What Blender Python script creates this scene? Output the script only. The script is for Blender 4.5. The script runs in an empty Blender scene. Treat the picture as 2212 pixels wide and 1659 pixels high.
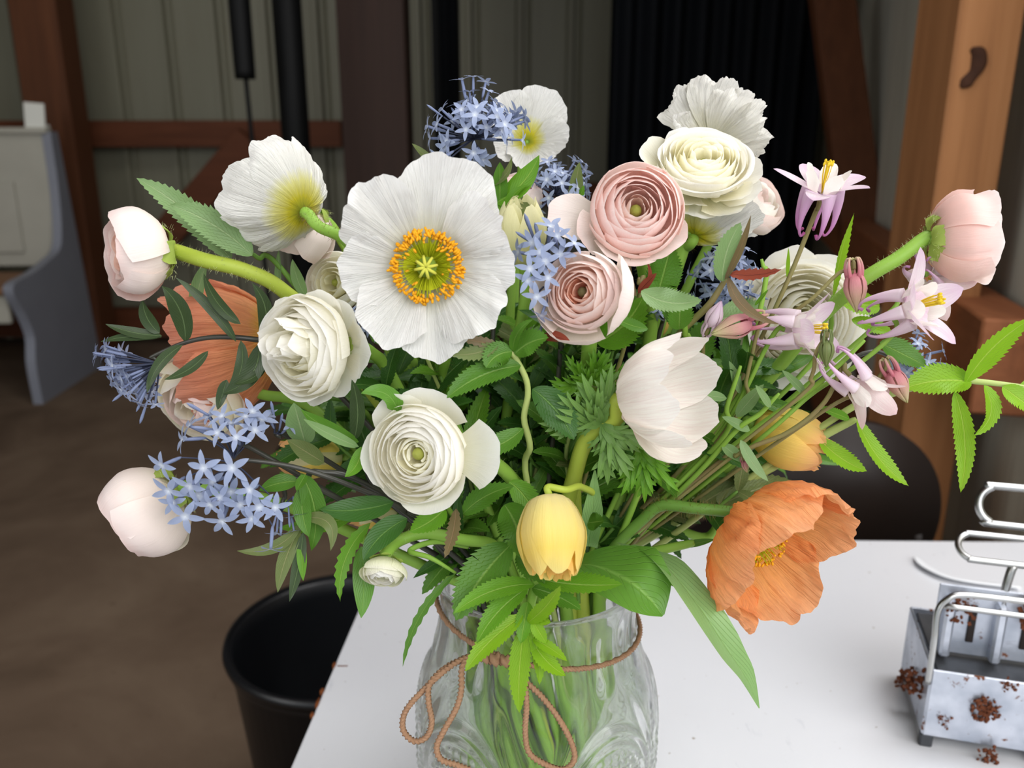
import bpy, math, random
import numpy as np
from mathutils import Vector, Matrix
random.seed(7); RNG = np.random.RandomState(11)
SC = bpy.context.scene; COL = SC.collection
PI = math.pi

# ------------------------------------------------------------------ camera, sky, lights, exposure
F = 1800.0; PITCH = math.radians(16.0); CAMZ = 1.207; TZ = 0.72
CP, SP = math.cos(PITCH), math.sin(PITCH)
cd = bpy.data.cameras.new('camera'); cam = bpy.data.objects.new('camera', cd); COL.objects.link(cam)
cam.location = (0, 0, CAMZ); cam.rotation_euler = (PI/2 - PITCH, 0, 0)
cd.sensor_width = 36.0; cd.lens = F/2212.0*36.0; cd.clip_start = 0.02; cd.clip_end = 60
cd.dof.use_dof = True; cd.dof.focus_distance = 0.46; cd.dof.aperture_fstop = 8.0
SC.camera = cam
wd = bpy.data.worlds.new('sky'); SC.world = wd; wd.use_nodes = True
bgn = wd.node_tree.nodes['Background']; bgn.inputs[0].default_value = (0.86, 0.93, 1.0, 1); bgn.inputs[1].default_value = 0.55
def area(name, loc, target, sx, sy, power, color):
    ld = bpy.data.lights.new(name, 'AREA'); ld.shape = 'RECTANGLE'; ld.size = sx; ld.size_y = sy
    ld.energy = power; ld.color = color
    o = bpy.data.objects.new(name, ld); COL.objects.link(o); o.location = loc
    d = Vector(target) - Vector(loc); o.rotation_euler = d.to_track_quat('-Z', 'Y').to_euler()
    return o
area('door_daylight', (1.1, -1.15, 2.2), (0.05, 0.6, 0.9), 2.8, 1.9, 52.0, (1.0, 0.99, 0.97))
area('skylight_daylight', (0.85, 0.95, 2.85), (0.1, 0.5, 0.8), 1.2, 1.0, 34.0, (0.98, 0.99, 1.0))
area('rear_fill', (-1.6, 3.3, 2.95), (-1.8, 5.2, 0.9), 1.6, 1.0, 10.0, (1.0, 0.99, 0.95))  # added fill lamp, lifts the dim back of the barn
area('side_fill', (-2.1, -0.7, 1.9), (1.5, 3.2, 1.2), 1.2, 1.6, 17.0, (1.0, 0.99, 0.97))  # added fill lamp aimed across the room to brighten the right wall
SC.view_settings.view_transform = 'Standard'; SC.view_settings.look = 'None'
SC.view_settings.gamma = 1.0; SC.view_settings.use_curve_mapping = False
SC.view_settings.exposure = 0.42

# ------------------------------------------------------------------ helpers
def W(px, py, Y):
    a = (px-1106.0)/F; b = (829.5-py)/F
    t = Y/(CP + SP*b)
    return Vector((a*t, Y, CAMZ + t*(CP*b - SP)))
def U(px, py, Y):
    return Y/(CP + SP*(829.5-py)/F)/F
def V(*a): return Vector(a)
def hexc(h):
    h = h.lstrip('#'); r = [int(h[i:i+2], 16)/255 for i in (0, 2, 4)]
    return tuple([(c/12.92 if c <= .04045 else ((c+.055)/1.055)**2.4) for c in r]) + (1,)
def cat(pts, n):
    """Catmull-Rom through pts, n samples -> array"""
    P = np.array([tuple(p) for p in pts], float)
    P = np.vstack([2*P[0]-P[1], P, 2*P[-1]-P[-2]])
    m = len(P)-3; t = np.linspace(0, m, n); i = np.minimum(t.astype(int), m-1); u = (t-i)[:, None]
    a, b, c, d = P[i], P[i+1], P[i+2], P[i+3]
    return .5*((2*b)+(-a+c)*u+(2*a-5*b+4*c-d)*u*u+(-a+3*b-3*c+d)*u**3)
def wav(x, seed, f0=3.0, n=5, g=1.7):
    r = np.random.RandomState(seed % 99991); o = 0*x; amp = 1.0
    for k in range(n):
        o = o + amp*np.sin(x*f0*g**k + r.rand()*6.28); amp *= .62
    return o/2.0
def mesh(name, v, f, uv=None, mat=None, smooth=True):
    me = bpy.data.meshes.new(name)
    me.from_pydata([tuple(p) for p in v] if not isinstance(v, np.ndarray) else v.tolist(), [], f)
    if uv is not None:
        l = me.uv_layers.new(name='UVMap'); idx = np.empty(len(me.loops), np.int32)
        me.loops.foreach_get('vertex_index', idx)
        l.data.foreach_set('uv', np.asarray(uv, np.float32)[idx].ravel())
    if mat: me.materials.append(mat)
    if smooth: me.polygons.foreach_set('use_smooth', [True]*len(me.polygons))
    me.update(); return me
def tag(o, label=None, cat_=None, group=None, kind=None):
    if label: o['label'] = label
    if cat_: o['category'] = cat_
    if group: o['group'] = group
    if kind: o['kind'] = kind
    return o
def empty(name, loc, label, cat_, group=None):
    o = bpy.data.objects.new(name, None); COL.objects.link(o); o.location = loc
    o.empty_display_size = .02; return tag(o, label, cat_, group)
def part(name, g, mat, root=None, parent=None, smooth=True):
    """g = (verts world, faces, uv)"""
    v, f, uv = g; v = np.asarray(v, float)
    if root is not None: v = v - np.array(root.location)
    o = bpy.data.objects.new(name, mesh(name, v, f, uv, mat, smooth)); COL.objects.link(o)
    if root is not None: o.parent = parent or root
    return o
def inst(name, me, M, root, parent=None):
    o = bpy.data.objects.new(name, me); COL.objects.link(o); o.parent = parent or root
    if parent is None: o.matrix_local = Matrix.Translation(-Vector(root.location)) @ M
    return o
def grid_faces(nu, nv, off=0, wrap=False):
    f = []
    for j in range(nv-1):
        for i in range(nu if wrap else nu-1):
            a = off+j*nu+i; b = off+j*nu+(i+1) % nu
            f.append((a, b, b+nu, a+nu))
    return f
def merge(gs):
    V_, F_, T_ = [], [], []; n = 0
    for v, f, t in gs:
        V_.append(np.asarray(v, float)); F_ += [tuple(i+n for i in q) for q in f]; T_.append(np.asarray(t, float)); n += len(v)
    return np.vstack(V_), F_, np.vstack(T_)
def frame(n, roll=0.0):
    """3x3 whose Z is n, Y is up-ish"""
    z = Vector(n).normalized(); up = V(0, 0, 1)
    if abs(z.z) > .97: up = V(0, 1, 0)
    y = (up - z*up.dot(z)).normalized(); x = y.cross(z)
    R = Matrix((x, y, z)).transposed()
    return R @ Matrix.Rotation(roll, 3, 'Z')
def xf(g, R, s, p):
    v = np.asarray(g[0], float)*s
    return (v @ np.array(R).T + np.array(p), g[1], g[2])
def tube(pts, rad, nseg=8, n=24, cap=True, lobes=0, twist=0.0, ovl=1.0):
    """swept tube; rad list or float"""
    C = cat(pts, n) if n else np.array([tuple(p) for p in pts]); n = len(C)
    if np.ndim(rad) == 0: R = np.full(n, float(rad))
    else: R = np.interp(np.linspace(0, 1, n), np.linspace(0, 1, len(rad)), rad)
    T = np.gradient(C, axis=0); T /= (np.linalg.norm(T, axis=1)[:, None]+1e-12)
    ref = np.array([0.13, .91, .37]); N = np.zeros_like(T)
    nn = np.cross(T[0], ref); nn /= np.linalg.norm(nn)
    for i in range(n):
        nn = nn - T[i]*np.dot(nn, T[i]); nn /= (np.linalg.norm(nn)+1e-12); N[i] = nn
    B = np.cross(T, N); a = np.arange(nseg)/nseg*2*PI
    L = np.concatenate([[0], np.cumsum(np.linalg.norm(np.diff(C, axis=0), axis=1))])
    aa = a[None, :] + 0*R[:, None]
    rr = R[:, None]*(1+(0.28*np.cos(lobes*aa) if lobes else 0))
    ph = aa + twist*L[:, None]
    v = C[:, None, :] + (np.cos(ph)*rr)[..., None]*N[:, None, :] + (np.sin(ph)*rr*ovl)[..., None]*B[:, None, :]
    v = v.reshape(-1, 3); f = grid_faces(nseg, n, 0, True)
    if cap:
        f.append(tuple(range(nseg))[::-1]); f.append(tuple(range((n-1)*nseg, n*nseg)))
    uv = np.stack([np.tile(np.arange(nseg)/nseg, n), np.repeat(np.linspace(0, 1, n), nseg)], 1)
    return v, f, uv
def box(c, s, R=None, bev=0.0):
    """box as geometry; c centre, s full size; bevelled by inset corners"""
    hx, hy, hz = s[0]/2, s[1]/2, s[2]/2; b = min(bev, hx*.9, hy*.9, hz*.9)
    if b <= 0:
        v = [(x, y, z) for z in (-hz, hz) for y in (-hy, hy) for x in (-hx, hx)]
        f = [(0, 2, 3, 1), (4, 5, 7, 6), (0, 1, 5, 4), (2, 6, 7, 3), (0, 4, 6, 2), (1, 3, 7, 5)]
    else:
        v = []; ids = {}
        for sx in (-1, 1):
            for sy in (-1, 1):
                for sz in (-1, 1):
                    for k in range(3):
                        q = [sx*(hx-b), sy*(hy-b), sz*(hz-b)]; q[k] = (sx*hx, sy*hy, sz*hz)[k]
                        ids[(sx, sy, sz, k)] = len(v); v.append(tuple(q))
        f = []
        for k in range(3):
            i, j = (k+1) % 3, (k+2) % 3
            for sg in (-1, 1):
                q = []
                for (a_, b_) in ((-1, -1), (1, -1), (1, 1), (-1, 1)):
                    s_ = [0, 0, 0]; s_[k] = sg; s_[i] = a_; s_[j] = b_; q.append(ids[(*s_, k)])
                f.append(tuple(q if sg > 0 else q[::-1]))
        for k in range(3):      # edges along axis k
            i, j = (k+1) % 3, (k+2) % 3
            for a_ in (-1, 1):
                for b_ in (-1, 1):
                    s0 = [0, 0, 0]; s0[i] = a_; s0[j] = b_; s1 = list(s0); s0[k] = -1; s1[k] = 1
                    q = (ids[(*s0, i)], ids[(*s1, i)], ids[(*s1, j)], ids[(*s0, j)])
                    f.append(q if a_*b_ < 0 else q[::-1])
        for sx in (-1, 1):
            for sy in (-1, 1):
                for sz in (-1, 1):
                    q = tuple(ids[(sx, sy, sz, k)] for k in range(3)); f.append(q if sx*sy*sz > 0 else q[::-1])
    v = np.array(v, float)
    if R is not None: v = v @ np.array(R).T
    v = v + np.array(tuple(c)); return v, f, v[:, :2]*1.0
def lathe(prof, n=48, cx=0, cy=0):
    a = np.arange(n)/n*2*PI; P = np.array(prof, float)
    v = np.stack([cx+P[:, 0:1]*np.cos(a), cy+P[:, 0:1]*np.sin(a), np.repeat(P[:, 1:2], n, 1)], 2).reshape(-1, 3)
    f = grid_faces(n, len(P), 0, True)
    uv = np.stack([np.tile(a/(2*PI), len(P)), np.repeat(np.linspace(0, 1, len(P)), n)], 1)
    return v, f, uv

# ------------------------------------------------------------------ materials
def newmat(name):
    m = bpy.data.materials.new(name); m.use_nodes = True; nt = m.node_tree; nt.nodes.clear(); return m, nt
def nd(nt, typ, **kw):
    n = nt.nodes.new(typ)
    for k, v_ in kw.items(): setattr(n, k, v_)
    return n
def ramp(nt, stops, src):
    r = nd(nt, 'ShaderNodeValToRGB'); e = r.color_ramp.elements
    while len(e) < len(stops): e.new(.5)
    for i, (p, c) in enumerate(stops): e[i].position = p; e[i].color = c if not isinstance(c, str) else hexc(c)
    nt.links.new(src, r.inputs[0]); return r.outputs[0]
def maps(nt, scale, coord='UV'):
    tc = nd(nt, 'ShaderNodeTexCoord'); mp = nd(nt, 'ShaderNodeMapping'); mp.inputs['Scale'].default_value = scale
    nt.links.new(tc.outputs[coord], mp.inputs[0]); return mp.outputs[0]
def noise(nt, vec, scale=1, detail=4, rough=.55, dist=0):
    n = nd(nt, 'ShaderNodeTexNoise'); n.inputs['Scale'].default_value = scale; n.inputs['Detail'].default_value = detail
    n.inputs['Roughness'].default_value = rough; n.inputs['Distortion'].default_value = dist
    nt.links.new(vec, n.inputs['Vector']); return n.outputs[0]
def mixc(nt, fac, a, b, mode='MIX'):
    m = nd(nt, 'ShaderNodeMix', data_type='RGBA', blend_type=mode)
    for s, val in ((m.inputs[0], fac), (m.inputs[6], a), (m.inputs[7], b)):
        if hasattr(val, 'is_output'): nt.links.new(val, s)
        elif isinstance(val, str): s.default_value = hexc(val)
        else: s.default_value = val
    return m.outputs[2]
def bump(nt, h, strength=.3, dist=.001):
    b = nd(nt, 'ShaderNodeBump'); b.inputs['Strength'].default_value = strength; b.inputs['Distance'].default_value = dist
    nt.links.new(h, b.inputs['Height']); return b.outputs[0]
def finish(nt, col, rough=.5, spec=.3, nrm=None, transl=0, metal=0, tcol=None, sheen=0):
    p = nd(nt, 'ShaderNodeBsdfPrincipled'); o = nd(nt, 'ShaderNodeOutputMaterial')
    if hasattr(col, 'is_output'): nt.links.new(col, p.inputs['Base Color'])
    else: p.inputs['Base Color'].default_value = hexc(col) if isinstance(col, str) else col
    if hasattr(rough, 'is_output'): nt.links.new(rough, p.inputs['Roughness'])
    else: p.inputs['Roughness'].default_value = rough
    if hasattr(metal, 'is_output'): nt.links.new(metal, p.inputs['Metallic'])
    else: p.inputs['Metallic'].default_value = metal
    p.inputs['Specular IOR Level'].default_value = spec; p.inputs['Sheen Weight'].default_value = sheen
    if nrm is not None: nt.links.new(nrm, p.inputs['Normal'])
    out = p.outputs[0]
    if transl > 0:
        t = nd(nt, 'ShaderNodeBsdfTranslucent'); src = tcol if tcol is not None else col
        if hasattr(src, 'is_output'): nt.links.new(src, t.inputs[0])
        else: t.inputs[0].default_value = hexc(src)
        if nrm is not None: nt.links.new(nrm, t.inputs['Normal'])
        mx = nd(nt, 'ShaderNodeMixShader'); mx.inputs[0].default_value = transl
        nt.links.new(out, mx.inputs[1]); nt.links.new(t.outputs[0], mx.inputs[2]); out = mx.outputs[0]
    nt.links.new(out, o.inputs[0])
def uvsep(nt):
    tc = nd(nt, 'ShaderNodeTexCoord'); s = nd(nt, 'ShaderNodeSeparateXYZ'); nt.links.new(tc.outputs['UV'], s.inputs[0])
    return s.outputs[0], s.outputs[1]
def petal_mat(name, stops, streak=.35, fine=60, transl=.38, rough=.6, streakcol=None, bumpd=.0012):
    m, nt = newmat(name); u, v = uvsep(nt)
    # wobble the gradient a little
    n0 = noise(nt, maps(nt, (14, 1.2, 1)), 1, 3)
    ad = nd(nt, 'ShaderNodeMath', operation='MULTIPLY_ADD'); nt.links.new(n0, ad.inputs[0]); ad.inputs[1].default_value = .16
    nt.links.new(v, ad.inputs[2]); sb = nd(nt, 'ShaderNodeMath', operation='SUBTRACT'); nt.links.new(ad.outputs[0], sb.inputs[0]); sb.inputs[1].default_value = .08
    c = ramp(nt, stops, sb.outputs[0])
    n1 = noise(nt, maps(nt, (fine, 2.2, 1)), 1, 4, .6, .3)
    if streakcol:
        r = nd(nt, 'ShaderNodeMapRange'); r.inputs[1].default_value = .45; r.inputs[2].default_value = .75; nt.links.new(n1, r.inputs[0])
        r.inputs[4].default_value = .45
        c = mixc(nt, r.outputs[0], c, streakcol)
    finish(nt, c, rough, .25, bump(nt, n1, streak, bumpd), transl, sheen=.1)
    return m
def leaf_mat(name, dark, light, rib, transl=.28, rough=.42, spots=None):
    m, nt = newmat(name); u, v = uvsep(nt)
    def M(op, a, b=None, c=None):
        n = nd(nt, 'ShaderNodeMath', operation=op)
        for i, x in enumerate((a, b, c)):
            if x is None: continue
            if hasattr(x, 'is_output'): nt.links.new(x, n.inputs[i])
            else: n.inputs[i].default_value = x
        return n.outputs[0]
    au = M('ABSOLUTE', M('SUBTRACT', u, .5))
    rr = nd(nt, 'ShaderNodeMapRange'); rr.inputs[1].default_value = .012; rr.inputs[2].default_value = .045
    rr.inputs[3].default_value = 1; rr.inputs[4].default_value = 0; nt.links.new(au, rr.inputs[0])
    ph = M('SUBTRACT', M('MULTIPLY', v, 11.0), M('MULTIPLY', au, 9.0))
    tri = M('PINGPONG', ph, .5)
    vr = nd(nt, 'ShaderNodeMapRange'); vr.inputs[1].default_value = 0; vr.inputs[2].default_value = .09
    vr.inputs[3].default_value = 1; vr.inputs[4].default_value = 0; nt.links.new(tri, vr.inputs[0])
    n1 = noise(nt, maps(nt, (30, 30, 30), 'Object'), 1, 3)
    base = mixc(nt, n1, dark, light)
    c = mixc(nt, M('MULTIPLY', vr.outputs[0], .35), base, rib)
    c = mixc(nt, M('MULTIPLY', rr.outputs[0], .75), c, rib)
    h = M('ADD', M('MULTIPLY', M('ADD', vr.outputs[0], rr.outputs[0]), -.8), M('MULTIPLY', n1, .5))
    finish(nt, c, rough, .38, bump(nt, h, .5, .0012), transl)
    return m
def plain(name, col, rough=.5, spec=.3, transl=0, nscale=0, col2=None, bstr=0, metal=0, coord='Object', dist=.001):
    m, nt = newmat(name); c = col; nr = None
    if nscale:
        n1 = noise(nt, maps(nt, (nscale,)*3, coord), 1, 5)
        if col2: c = mixc(nt, n1, col, col2)
        if bstr: nr = bump(nt, n1, bstr, dist)
    finish(nt, c, rough, spec, nr, transl, metal); return m

M = {}
M['poppy_white'] = petal_mat('poppy_white', [(0, '#c9c400'), (.10, '#dcd430'), (.24, '#f3f0cf'), (.5, '#f8f7f2'), (1, '#faf9f8')], .75, 70, .32, bumpd=.0022)
M['poppy_back'] = petal_mat('poppy_back', [(0, '#a8b400'), (.16, '#ece02a'), (.34, '#f2ee9a'), (.46, '#f8f7f0'), (1, '#faf9f6')], .8, 60, .32, bumpd=.0022)
M['poppy_cream'] = petal_mat('poppy_cream', [(0, '#f4ee9a'), (.2, '#fbf8e0'), (.5, '#fdfbf4'), (1, '#fefdfa')], .8, 50, .45, bumpd=.0022)
M['poppy_orange'] = petal_mat('poppy_orange', [(0, '#fbb020'), (.2, '#ffa844'), (.6, '#ffae66'), (1, '#ffb986')], .95, 46, .45, bumpd=.0028)
M['poppy_salmon'] = petal_mat('poppy_salmon', [(0, '#ecd400'), (.18, '#f8cc46'), (.36, '#fcb47a'), (.7, '#fba880'), (1, '#fbae92')], .9, 46, .42, bumpd=.0026)
M['ran_pink'] = petal_mat('ran_pink', [(0, '#fad6ca'), (.5, '#fce1d8'), (.88, '#fce5df'), (1, '#fef4f1')], .2, 40, .42)
M['ran_shell'] = petal_mat('ran_shell', [(0, '#f8d2c6'), (.5, '#fbded6'), (.9, '#fde8e4'), (1, '#fff4f2')], .25, 40, .42)
M['ran_blush'] = petal_mat('ran_blush', [(0, '#fbd0ba'), (.5, '#fde0d2'), (.85, '#feece4'), (1, '#fff5f1')], .2, 40, .42)
M['ran_pale'] = petal_mat('ran_pale', [(0, '#f5e6cc'), (.3, '#faeee4'), (.8, '#fbeeea'), (1, '#fae3de')], .2, 40, .3)
M['ran_coral'] = petal_mat('ran_coral', [(0, '#f2b49c'), (.6, '#f9c8ae'), (1, '#fcdccc')], .2, 40, .38)
M['ran_white'] = petal_mat('ran_white', [(0, '#efe9c0'), (.4, '#faf6e2'), (.8, '#fdfbf3'), (1, '#fefdfa')], .22, 40, .45)
M['ran_cream'] = petal_mat('ran_cream', [(0, '#eae8aa'), (.4, '#fbf6d6'), (.85, '#fefbe8'), (1, '#fefdf4')], .22, 40, .45)
M['ran_green'] = petal_mat('ran_green', [(0, '#b8c870'), (.5, '#e9ecc4'), (1, '#f6f3e2')], .5, 30, .3)
M['anemone'] = petal_mat('anemone', [(0, '#e8cfcb'), (.35, '#f5ece4'), (.8, '#f9f6ef'), (1, '#faf8f4')], .4, 34, .33, streakcol='#e2c6c4')
M['tulip_yellow'] = petal_mat('tulip_yellow', [(0, '#f8f2cc'), (.35, '#fbf0a4'), (.75, '#fdea80'), (1, '#fcec98')], .35, 34, .45)
M['tulip_gold'] = petal_mat('tulip_gold', [(0, '#f4e07c'), (.5, '#fcdc6c'), (1, '#fdd27a')], .35, 34, .45)
M['tulip_flame'] = petal_mat('tulip_flame', [(0, '#c3cc68'), (.3, '#f2e06a'), (.7, '#fcdc78'), (1, '#fcc088')], .35, 34, .42)
M['tulip_cream'] = petal_mat('tulip_cream', [(0, '#b9c377'), (.35, '#e2e0a4'), (1, '#efeabf')], .3, 34, .3)
M['col_sepal'] = petal_mat('col_sepal', [(0, '#f0dcea'), (.6, '#f3e4ee'), (1, '#e6cbe2')], .3, 26, .4, streakcol='#d9a8cf')
M['col_pink'] = petal_mat('col_pink', [(0, '#f3e2e6'), (.6, '#f5e6e6'), (1, '#f3d3d6')], .3, 26, .4, streakcol='#e8bcc6')
M['col_petal'] = petal_mat('col_petal', [(0, '#f3eede'), (.5, '#f8f4ee'), (1, '#fbf9f4')], .3, 26, .4)
M['col_spur'] = petal_mat('col_spur', [(0, '#eed4ea'), (.5, '#d89cd0'), (1, '#b0528f')], .2, 12, .3)
M['col_spur_pale'] = petal_mat('col_spur_pale', [(0, '#f5e8ee'), (.6, '#e6c4e0'), (1, '#c07fb4')], .2, 12, .35)
M['col_bud'] = petal_mat('col_bud', [(0, '#c4697a'), (.4, '#cf8f92'), (.8, '#c9b890'), (1, '#b9bd7a')], .4, 16, .2)
M['blue'] = petal_mat('blue', [(0, '#e4ebf4'), (.25, '#a0abc8'), (.7, '#9ba8c8'), (1, '#a8b4d0')], .25, 18, .25)
M['blue_tube'] = plain('blue_tube', '#6b7596', .55, .3, .1, 60, '#8c98ba')
M['calyx_dark'] = plain('calyx_dark', '#2b3040', .6, .2, 0, 60, '#4a5068')
M['stem_green'] = plain('stem_green', '#7fae3c', .5, .35, .15, 40, '#9cc454', .15)
M['stem_yellow'] = plain('stem_yellow', '#a3b83e', .5, .35, .12, 40, '#b9c752', .15)
M['stem_dull'] = plain('stem_dull', '#5f8a38', .5, .3, .12, 40, '#7aa448', .15)
M['stem_dark'] = plain('stem_dark', '#2a2a28', .38, .5, 0, 50, '#45443a')
M['stem_red'] = plain('stem_red', '#8a6f52', .5, .35, 0, 40, '#7f8a48')
M['stem_pale'] = plain('stem_pale', '#b8c47a', .5, .35, .1, 40, '#a4b866')
M['calyx'] = plain('calyx', '#8fb04a', .6, .25, .2, 90, '#b9c866', .3)
M['calyx_green'] = plain('calyx_green', '#6c9444', .6, .25, .2, 90, '#93ae60', .3)
M['hair'] = plain('hair', '#c9cf9a', .6, .2, .3)
M['hair_brown'] = plain('hair_brown', '#8a7a44', .6, .2, .3)
M['stamen'] = plain('stamen', '#f2a818', .6, .2, .2, 200, '#f8bc2c')
M['stamen_yellow'] = plain('stamen_yellow', '#e8c81e', .6, .2, .2, 200, '#f2d84a')
M['stamen_green'] = plain('stamen_green', '#bcc21e', .6, .2, .2)
M['pistil'] = plain('pistil', '#6f8c30', .55, .3, .1, 200, '#88a040')
M['stigma'] = plain('stigma', '#cfcf52', .6, .2, .1)
M['core_dark'] = plain('core_dark', '#3a3626', .7, .2, 0, 300, '#7c7048', .4)
M['core_green'] = plain('core_green', '#7f8a3a', .6, .2, 0, 300, '#a8a850', .4)
M['leaf_mid'] = leaf_mat('leaf_mid', '#41701c', '#5e902a', '#86ac50')
M['leaf_deep'] = leaf_mat('leaf_deep', '#28521a', '#3e6e22', '#648c40', .2)
M['leaf_lime'] = leaf_mat('leaf_lime', '#7cb01c', '#98c628', '#b4d652', .42)
M['leaf_spring'] = leaf_mat('leaf_spring', '#5a9420', '#76ac2e', '#a0c858', .38)
M['leaf_grey'] = leaf_mat('leaf_grey', '#6f9258', '#8fae74', '#a9c28c', .28)
M['leaf_night'] = leaf_mat('leaf_night', '#2b3a24', '#41552f', '#6c8256', .12, .35)
M['leaf_olive'] = leaf_mat('leaf_olive', '#5c6f3a', '#7e8a52', '#a0a070', .25)
M['leaf_red'] = leaf_mat('leaf_red', '#84362a', '#a0503a', '#6c2a22', .25)
M['leaf_rust'] = leaf_mat('leaf_rust', '#5e4a34', '#7c7048', '#9a7a5a', .2)
M['leaf_tulip'] = leaf_mat('leaf_tulip', '#4f8228', '#6ea03e', '#82b052', .25, .35)
M['leaf_tulip_pale'] = leaf_mat('leaf_tulip_pale', '#7fa862', '#93b878', '#8fb86e', .22, .35)
M['leaf_frill'] = leaf_mat('leaf_frill', '#62903e', '#8bb060', '#9fbf7c', .3)

# ------------------------------------------------------------------ the setting
VX, VY = None, 0.50
VX = W(1160, 1400, 0.5).x

def wood_mat(name, c1, c2, c3, sc=(1, 1, .06)):
    m, nt = newmat(name); vec = maps(nt, (sc[0]*30, sc[1]*30, sc[2]*30), 'Object')
    n1 = noise(nt, vec, 1, 6, .65, .6); n2 = noise(nt, maps(nt, (2.2, 2.2, 1.1), 'Object'), 1, 3)
    c = ramp(nt, [(.3, c1), (.55, c2), (.75, c3)], n1)
    c = mixc(nt, n2, c, c1, 'MULTIPLY') if False else mixc(nt, n2, c, c2)
    finish(nt, c, .65, .25, bump(nt, n1, .35, .003)); return m
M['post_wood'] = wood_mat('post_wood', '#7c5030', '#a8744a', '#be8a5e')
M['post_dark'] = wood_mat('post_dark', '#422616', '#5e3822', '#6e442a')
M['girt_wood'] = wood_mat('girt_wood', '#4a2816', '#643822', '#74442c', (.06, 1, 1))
M['girt_side'] = wood_mat('girt_side', '#6a3d24', '#8c5636', '#9c6442', (1, .06, 1))
M['knot'] = plain('knot', '#2c180e', .7, .2, 0, 60, '#4a2c1a')
def metal_sheet(name, c1, c2):
    m, nt = newmat(name); n1 = noise(nt, maps(nt, (3, 3, .35), 'Object'), 1, 5); n2 = noise(nt, maps(nt, (40, 40, 3), 'Object'), 1, 4)
    c = mixc(nt, n1, c1, c2); c = mixc(nt, ramp(nt, [(.5, (0, 0, 0, 1)), (.8, (.5, .5, .5, 1))], n2), c, '#77705e')
    finish(nt, c, .5, .35, bump(nt, n2, .1, .002)); return m
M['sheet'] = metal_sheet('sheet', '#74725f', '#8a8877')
M['sheet_lit'] = metal_sheet('sheet_lit', '#cfcdbc', '#e2e1d4')  # lit copy of the sheet: right wall's brightness put into the colour
M['sheet_dim'] = metal_sheet('sheet_dim', '#7a7a70', '#92928a')
M['black_sheet'] = plain('black_sheet', '#07090c', .7, .12, 0, 3, '#12151a', .2)
M['black_pole'] = plain('black_pole', '#060708', .6, .2)
M['concrete'] = None
m, nt = newmat('concrete')
n1 = noise(nt, maps(nt, (1.6,)*3, 'Object'), 1, 6, .6, .4); n2 = noise(nt, maps(nt, (26,)*3, 'Object'), 1, 6, .7)
c = ramp(nt, [(.32, '#564638'), (.5, '#6c5a4a'), (.68, '#7c6a58')], n1)
sp = nd(nt, 'ShaderNodeMapRange'); sp.inputs[1].default_value = .64; sp.inputs[2].default_value = .72; nt.links.new(n2, sp.inputs[0])
c = mixc(nt, sp.outputs[0], c, '#4a3a2c'); finish(nt, c, .85, .2, bump(nt, n2, .4, .004)); M['concrete'] = m

fl = part('floor', box((-.6, 2.4, -.05), (9.2, 8.2, .1)), M['concrete'], smooth=False); tag(fl, kind='structure')
cl = part('ceiling', box((-.6, 2.4, 3.05), (9.2, 8.2, .1)), M['post_dark'], smooth=False); tag(cl, kind='structure')

def corrugated(name, p0, p1, z0, z1, pitch, amp, mat, parent=None):
    """ribbed sheet wall from p0 to p1 (xy)"""
    p0 = np.array(p0); p1 = np.array(p1); L = np.linalg.norm(p1-p0); d = (p1-p0)/L; nrm = np.array([-d[1], d[0]])
    xs, hs = [], []; x = 0
    while x < L:
        for (u_, h_) in ((0, 0), (.62, 0), (.66, .35), (.70, 0), (.76, 0), (.80, 1), (.90, 1), (.94, 0)):
            xs.append(x+u_*pitch); hs.append(h_*amp)
        x += pitch
    v = []
    for z in (z0, z1):
        for x, h in zip(xs, hs): q = p0+d*x+nrm*h; v.append((q[0], q[1], z))
    n = len(xs)
    for z in (z0, z1): 
        for x in xs: q = p0+d*x-nrm*.03; v.append((q[0], q[1], z))
    f = [(i, i+1, n+i+1, n+i) for i in range(n-1)] + [(2*n+i+1, 2*n+i, 3*n+i, 3*n+i+1) for i in range(n-1)]
    uv = np.zeros((len(v), 2))
    o = part(name, (v, f, uv), mat, smooth=False); return tag(o, kind='structure')
BY = 5.3
corrugated('wall_back', (3.9, BY), (-5.2, BY), 0, 3.0, .30, .035, M['sheet'])
corrugated('wall_left', (-4.9, -1.6), (-4.9, BY), 0, 3.0, .30, -.03, M['sheet'])
RW = lambda Y: .80+.264*(Y-1.25)
corrugated('wall_right', (RW(BY+.4)+.06, BY+.4), (RW(1.2)+.06, 1.2), 0, 3.0, .24, .028, M['sheet_lit'])
corrugated('wall_right_return', (RW(1.2)+.07, 1.2), (3.96, 1.2), 0, 3.0, .24, .028, M['sheet_lit'])
corrugated('wall_right_front', (3.96, 1.2), (3.96, -1.6), 0, 3.0, .24, .028, M['sheet_lit'])
def beam(name, a, b, w, d, mat, label=None, parent=None, facing=(0, -1, 0)):
    """rectangular board from a to b, width w in the face plane, depth d along facing"""
    a = Vector(a); b = Vector(b); z = (b-a); L = z.length; z.normalize(); y = Vector(facing); y = (y-z*y.dot(z)).normalized(); x = y.cross(z)
    R = Matrix((x, y, z)).transposed(); o = part(name, box((a+b)/2, (w, d, L), R, .004), mat, smooth=False)
    tag(o, kind='structure'); return o
n_trim = [0]
def trim(*a, **k):
    n_trim[0] += 1; return beam('trim_%d' % n_trim[0], *a, **k)
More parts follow.
